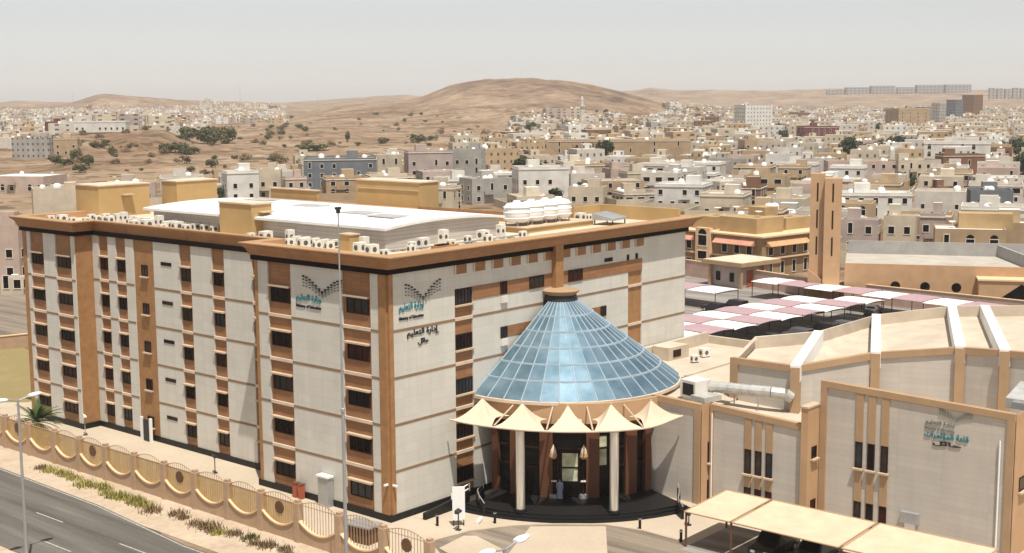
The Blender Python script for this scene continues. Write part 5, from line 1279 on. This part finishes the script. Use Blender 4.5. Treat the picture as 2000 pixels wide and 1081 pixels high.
# mosque
P0 = at(1648, 592); Q0 = at(1990, 603); ang = math.atan2(Q0.y - P0.y, Q0.x - P0.x)
MQ = thing('mosque', 'plain tan mosque hall with pale flat roof, round windows and a dark triangular porch', 'mosque', (P0.x, P0.y, 0), ang)
MB().box(0, 0, 0, 33, 22, 5.6, 0, 1).build('wall', [M['trim_orange'], plain('grey_white_deck', (.43, .39, .33), .9, var=.14, scale=.3)], MQ)
pm = plain('grey_parapet', (.36, .345, .32), .8)
MB().box(0, 0, 5.6, 33, .3, 6.5).build('parapet', M['trim_orange'], MQ); MB().box(0.3, 21.7, 5.6, 33, 22, 7.9).build('parapet', pm, MQ); MB().prism([(25.4, 21.7), (25.8, 21.7), (30, .3), (29.6, .3)], 5.6, 7.6).build('parapet', pm, MQ)
MB().box(20.5, -3.5, 0, 32, 0.2, 4.7).build('porch', M['trim_orange'], MQ); MB().box(20.3, -3.7, 4.7, 32.2, .2, 4.95).build('porch_coping', M['fencecap'], MQ)
MB().quad((23.2, -3.56, 1.6), (30.4, -3.56, 1.6), (26.8, -3.56, 4.3)).build('porch_opening', M['glass'], MQ)
for x in (8.0, 12.6, 17.4):
    p = MB(); p.quad(*[(x + .75 * math.cos(2 * math.pi * i / 20), -.03, 3.0 + .75 * math.sin(2 * math.pi * i / 20)) for i in range(20)]); p.build('round_window', M['glass'], MQ)
MN = thing('minaret', 'tall tan twin shaft minaret with narrow slots at the left end of the mosque', 'minaret', (P0.x - 1.2 * math.cos(ang), P0.y - 1.2 * math.sin(ang), 0), ang)
hM = CAMP[2] + (187 - 345) * (P0 - Vector(CAMP)).dot(FW) / F_PX
MB().box(-2.3, .2, 0, .4, 3.4, hM - .4).build('shaft', M['trim_orange'], MN); MB().box(-4.6, 1.6, 0, -2.34, 4.2, hM + .3).build('shaft', M['trim_orange'], MN); MB().box(-3.4, 3.4, 0, -.5, 5.0, hM - 2).build('core', M['trim'], MN)
MB().prism([(-4.7, .6), (-2.3, .6), (-2.3, 1.58), (-4.7, 1.58)], 0, lambda p: 5.2 + (p[0] + 4.7) * -.7).build('buttress', M['trim'], MN)
for x, y in ((-.95, .2), (-3.45, 1.6)):
    for k in range(3): MB().box(x - .13, y - .04, hM - 4.2 - 4.4 * k, x + .13, y + .05, hM - 1.2 - 4.4 * k).build('slot', M['winframe'], MN)
BLOCK += [((P0.x + Q0.x) / 2 + 8, (P0.y + Q0.y) / 2 + 4, 26), (P0.x, P0.y, 8)]
TREES = ((1128, 322, 40, 34, 'dark green tree at the left of the pair above the red roofed house'), (1172, 320, 52, 40, 'dark green tree at the right of the pair above the red roofed house'), (1040, 342, 70, 30, 'broad dark tree left of the white house with stair tower'),
          (1040, 262, 28, 20, 'small dark tree below the hill, left of the far minaret'), (1522, 268, 22, 24, 'left dark tree of the pair beside the dull red block'), (1533, 282, 26, 26, 'right dark tree of the pair beside the dull red block'), (1706, 258, 30, 20, 'round dark tree beside a small white house near the orange block'),
          (1655, 312, 60, 38, 'large dark tree left in the grove behind the pink house'), (1692, 308, 44, 26, 'low dark tree right in the grove behind the pink house'), (1740, 302, 56, 32, 'grey green tree behind the cream house with blank wall'), (1770, 300, 44, 28, 'grey green tree at the right of the grove'),
          (1990, 305, 40, 36, 'dark tree at the right edge, the upper one'), (2000, 345, 34, 42, 'dark tree at the right edge, the lower one'), (1960, 300, 18, 22, 'small dark tree beside the white arched house'), (432, 392, 22, 28, 'small conifer like tree between roof room and lilac house'), (1155, 500, 1, 1, ''))
for q in TREES:
    P = at(q[0], q[1]); BLOCK.append((P.x, P.y, q[2] * (P - Vector(CAMP)).dot(FW) / F_PX * .55 + 1)); P2 = P - Vector((_c, _s, 0)) * 14; BLOCK.append((P2.x, P2.y, 5))
def free(x, y, r):
    for q in BLOCK:
        if math.hypot(x - q[0], y - q[1]) < r + q[2]: return False
    for q in HOUSES:
        if math.hypot(x - q[3].location.x, y - q[3].location.y) < (r + q[2]) * .92: return False
    return True
def urban(u, d):
    if u > 1350: return 262 < d < 2600
    if u > 1000: return 395 < d < (1500 if u < 1300 else 2000)
    if u > 900: return 420 < d < 860
    if u > 560: return 430 < d < 600
    if u > 400: return 430 < d < 520 or 1750 < d < 3200
    if u > 150: return (430 < d < 470) or 960 < d < 3100
    return 960 < d < 3100 or 300 < d < 330
cols = ['cream'] * 7 + ['pale'] * 5 + ['white'] * 4 + ['sand'] * 4 + ['pink'] * 2 + ['mauve', 'grey', 'tan', 'tan', 'brown', 'sand']
def u_skip(x, y): return False
cand = []
for side, A, sx, sy in ((0, R(14), 16.5, 15.0), (1, R(-20), 16.5, 15.5)):
    for gi in range(-40, 195):
        for gj in range(-120, 120):
            lx, ly = gi * sx + (gi // 3) * 6.5, gj * sy + (gj // 2) * 4.5; an = YAW + A
            x = CAMP[0] + lx * math.cos(an) - ly * math.sin(an); y = CAMP[1] + lx * math.sin(an) + ly * math.cos(an)
            if (x - CAMP[0]) * _c + (y - CAMP[1]) * _s < 150 or u_skip(x, y): continue
            x += rnd.uniform(-1.5, 1.5); y += rnd.uniform(-1.5, 1.5); u, d = bearing(x, y)
            if (u > 1330 + 120 * math.sin(d * .008)) != bool(side): continue
            if -60 < u < 2060 and d < 3200 and urban(u, d): cand.append((d, x, y, A, u))
cand.sort()
far_boxes = []; LIMIT = 288
for d, x, y, A, u in cand:
    if x < 66 and y < 64 and y > -60: continue
    if x < 141 and -45 < y < 64: continue
    if rnd.random() < (.10 if d < 800 else .30 if d < 1200 else .5): continue
    w, dp_ = rnd.uniform(10.5, 15.5), rnd.uniform(10, 14); h = rnd.choice([3.9, 4.2, 4.5, 6.9, 7.3, 7.5, 7.7, 10.6 if d > 560 else 7.2])
    if u > 1350 and d < 420: h = rnd.choice([4.2, 4.6, 6.9, 7.4])
    if not free(x, y, max(w, dp_) * .52): continue
    c = rnd.choice(cols); rz = YAW + A
    # turn the front (local -Y) towards the camera
    best = min((rz + k * math.pi / 2 for k in range(4)), key=lambda r_: (math.sin(r_) * (CAMP[0] - x) - math.cos(r_) * (CAMP[1] - y)) * -1)
    if len(HOUSES) < LIMIT:
        house(x, y, w, dp_, h, best, c, detail=2 if d < 560 else 1, tank=rnd.choice([0, 1, 1, 2]) if d < 900 else rnd.choice([0, 1]), win=rnd.choice(['n', 'n', 't', 'a', 'w']), stair=rnd.random() < .75, fence=d < 560)
    else: far_boxes.append((x, y, w * 1.15, dp_ * 1.15, h * 1.05, best, c)); HOUSES.append([u, d, 9, type('q', (), {'location': Vector((x, y, 0))}), c, h])
groups = {}
for u, d, r_, t, c, h in HOUSES[NAMED:]:
    if not isinstance(t, bpy.types.Object) or t.get('label'): continue
    band = 'nearest rows' if d < 420 else 'near rows' if d < 520 else 'middle rows' if d < 680 else 'farther rows' if d < 900 else 'distant rows'
    where = next(n for lim, n in ((200, 'beyond the left roof room'), (560, 'behind the white hall roof'), (860, 'behind the rear ochre room'), (1140, 'above the white tanks'), (1350, 'above the right cornice'), (1575, 'behind the yellow villa'), (1700, 'behind the minaret'), (1860, 'behind the mosque hall'), (9999, 'behind the mosque porch')) if u < lim)
    sto = 'single-storey' if h < 5.5 else 'two-storey' if h < 9.6 else 'three-storey'
    groups.setdefault((c, sto, band, where), []).append((u, t))
for (c, sto, band, where), g in groups.items():
    g.sort(key=lambda q: q[0])
    for i, (u, t) in enumerate(g):
        t['group'] = 'flat roofed houses of the town'
        t['label'] = ('%s %s house in the %s %s' % (c, sto, band, where)) if len(g) == 1 else ('%s %s house, %s from left in the %s %s' % (c, sto, ORD[min(i, 17)], band, where))
if far_boxes:
    ks = sorted({q[6] for q in far_boxes}); mb = MB()
    for x, y, w, d, h, rz, c in far_boxes:
        z = H(x, y) - .5; p = [(x + a * math.cos(rz) - b * math.sin(rz), y + a * math.sin(rz) + b * math.cos(rz)) for a, b in ((-w / 2, -d / 2), (w / 2, -d / 2), (w / 2, d / 2), (-w / 2, d / 2))]
        mb.prism(p, z, z + h, ks.index(c), len(ks), False)
        ox, oy = rnd.uniform(-.4, .4) * w, rnd.uniform(-.3, .3) * d
        for k, hh, mi in ((.32, 2.2, ks.index(c)), (.12, 1.6, len(ks) + 1)):
            if rnd.random() < .7: mb.prism([(x + ox + (q[0] - x) * k, y + oy + (q[1] - y) * k) for q in p], z + h, z + h + hh, mi, None, False); ox = -ox
    o = mb.build('distant_houses', [HW[k] for k in ks] + [ROOFS[0], M['white']]); tag(o, 'mass of tiny pale houses spreading to the foot of the hills', 'distant houses', kind='stuff')
print('houses', len([q for q in HOUSES if isinstance(q[3], bpy.types.Object)]), 'far', len(far_boxes), 'cand', len(cand))

# ------------------------------------------------------------------ trees and scrub
def leafball(n, seed, mat, clumps=9, flat=.75):
    r = random.Random(seed); mb = MB(); cs = []
    for i in range(clumps):
        a = r.uniform(0, 6.28); q = r.uniform(.1, .72); cs.append((Vector((q * math.cos(a), q * math.sin(a), r.uniform(-.45, .6) * flat)), r.uniform(.25, .48)))
    for i in range(n):
        c, k = r.choice(cs); v = Vector((r.gauss(0, 1), r.gauss(0, 1), r.gauss(0, 1))).normalized() * k * r.uniform(.55, 1.05); p = c + v
        nrm = (v.normalized() + Vector((r.uniform(-.6, .6), r.uniform(-.6, .6), r.uniform(-.3, .9)))).normalized(); a = nrm.orthogonal().normalized(); b = nrm.cross(a); s_ = r.uniform(.045, .10)
        mb.quad(p - a * s_ - b * s_ * .6, p + a * s_ - b * s_ * .5, p + a * s_ * .7 + b * s_, p - a * s_ * .8 + b * s_ * .7)
    return mb.mesh('crown', mat)
CROWN = {'dark': [leafball(620, i, M['leaf_dark']) for i in (1, 2, 3)], 'olive': [leafball(700, i, M['leaf_olive'], 10, .6) for i in (4, 5, 6)], 'dry': [leafball(300, i, M['leaf_dry'], 7, .5) for i in (7, 8)]}
TRUNK = MB().tube((0, 0, 0), (.03, 0, .55), .07, .05, 7).tube((.03, 0, .5), (.3, .1, .9), .04, .015, 6).tube((.03, 0, .5), (-.25, .15, .92), .04, .015, 6).tube((.03, 0, .5), (0, -.28, .88), .035, .015, 6).mesh('trunk', M['bark'])
def tree(u, v, wpx, hpx, label, kind='dark', group='trees of the town', name='tree'):
    P = at(u, v); D = (P - Vector(CAMP)).dot(FW); w, h = wpx * D / F_PX / 2, hpx * D / F_PX
    t = thing(name, label, 'tree' if name == 'tree' else 'bush', (P.x, P.y, P.z - .1), rnd.uniform(0, 6), group)
    link('trunk', TRUNK, t, sc=(h * .5, h * .5, h * .6)); link('crown', rnd.choice(CROWN[kind]), t, (0, 0, h * .5), sc=(w, w, h * (.66 if kind == 'dark' else .9))); return t
for q in TREES:
    if q[4]: tree(q[0], q[1] + 3, q[2] * 1.25, q[3] * 1.3, q[4])
for q in ((30, 254, 24, 12, 'dark bush'), (370, 275, 60, 26, 'dark scrub clump left on the bank above the open land'), (405, 282, 70, 34, 'tallest dark scrub clump on the bank above the open land'), (445, 280, 50, 30, 'dark scrub clump right on the bank above the open land')):
    tree(*q[:5], kind='olive', group='scrub clumps on the bank', name='bush') if q[4] != 'dark bush' else tree(*q[:4], 'dark bush at the far left beside the grey block', 'dark', 'trees of the town', 'bush')
for q in ((218, 306, 16, 20, 'dark upright bush below the sandy bank'), (150, 312, 30, 20, 'green bush beside the tan block'), (108, 322, 34, 18, 'olive bush between the tan block and the arcade'), (172, 326, 26, 22, 'olive bush right of the tan block'), (335, 300, 60, 20, 'wide green thicket in the middle of the open land'), (372, 302, 54, 14, 'low yellow green thicket right of the wide thicket'), (612, 295, 80, 14, 'long green hedge like thicket behind the slate block'), (815, 280, 36, 18, 'green bush above the mauve block'), (678, 278, 14, 20, 'small upright dark tree on the open land'), (415, 328, 30, 16, 'dark bush left of the lilac house')):
    tree(*q[:5], kind='olive', group='thickets on the open land', name='bush')
n = 0
while n < 170:
    u, v = rnd.uniform(110, 1050), rnd.uniform(222, 345)
    if u > 560 and v > 290: continue
    if u > 800 and v < 235 and rnd.random() < .5: continue
    P = at(u, v); 
    if math.hypot(P.x - CAMP[0], P.y - CAMP[1]) > 2600: continue
    n += 1; s_ = rnd.uniform(7, 26) * (v - 130) / 130; k = rnd.choice(['olive', 'dry', 'dry'])
    tree(u, v, s_, s_ * .42, ['olive green scrub bush on the open sandy ground' if k == 'olive' else 'dry brown scrub bush on the open sandy ground'][0], k, 'scrub bushes on the open land', 'bush')
n = 0
while n < 70:
    u, v = rnd.uniform(1000, 2000), rnd.uniform(215, 400); P = at(u, v)
    if not free(P.x, P.y, 2): continue
    n += 1; s_ = rnd.uniform(9, 20) * (v - 120) / 150; tree(u, v, s_, s_ * .9, 'small dark tree standing between houses of the town', 'dark', 'small trees between the houses')
# far minaret and masts
P = at(1137, 259); D = (P - Vector(CAMP)).dot(FW); k = D / F_PX
t = thing('minaret', 'slim pale grey minaret far off below the right flank of the hill', 'minaret', tuple(P)); MB().tube((0, 0, 0), (0, 0, 50 * k), 4.6 * k, 3.8 * k, 10).tube((0, 0, 50 * k), (0, 0, 53 * k), 6 * k, 6 * k, 10).tube((0, 0, 53 * k), (0, 0, 62 * k), 3 * k, 2.6 * k, 10).build('shaft', HM['pale'], t); MB().lathe([(3 * k, 62 * k), (2.6 * k, 66 * k), (.1, 71 * k)], 10).build('dome', HM['pale'], t)
for u, v, h, l in ((470, 214, 48, 'thin radio mast on the skyline left of the brown hill'), (143, 212, 34, 'thin radio mast on the skyline at the far left'), (622, 222, 40, 'thin radio mast at the foot of the brown hill')):
    P = at(u, v); k = (P - Vector(CAMP)).dot(FW) / F_PX; t = thing('radio_mast', l, 'mast', tuple(P), 0, 'radio masts on the skyline')
    MB().tube((0, 0, 0), (0, 0, h * k), .45 * k, .2 * k, 5).build('pole', M['galv'], t)

# ------------------------------------------------------------------ air
hz = MB().box(-8000, -8000, -4, 8000, 8000, 140).mesh('haze', [])
o = link('haze', hz); o['kind'] = 'stuff'
m = bpy.data.materials.new('haze'); m.use_nodes = True; m.node_tree.nodes.clear()
ou = m.node_tree.nodes.new('ShaderNodeOutputMaterial'); pv = m.node_tree.nodes.new('ShaderNodeVolumePrincipled'); pv.inputs['Density'].default_value = 0.00008; pv.inputs['Color'].default_value = (.95, .955, .965, 1); pv.inputs['Anisotropy'].default_value = 0
m.node_tree.links.new(pv.outputs[0], ou.inputs['Volume']); hz.materials.append(m)
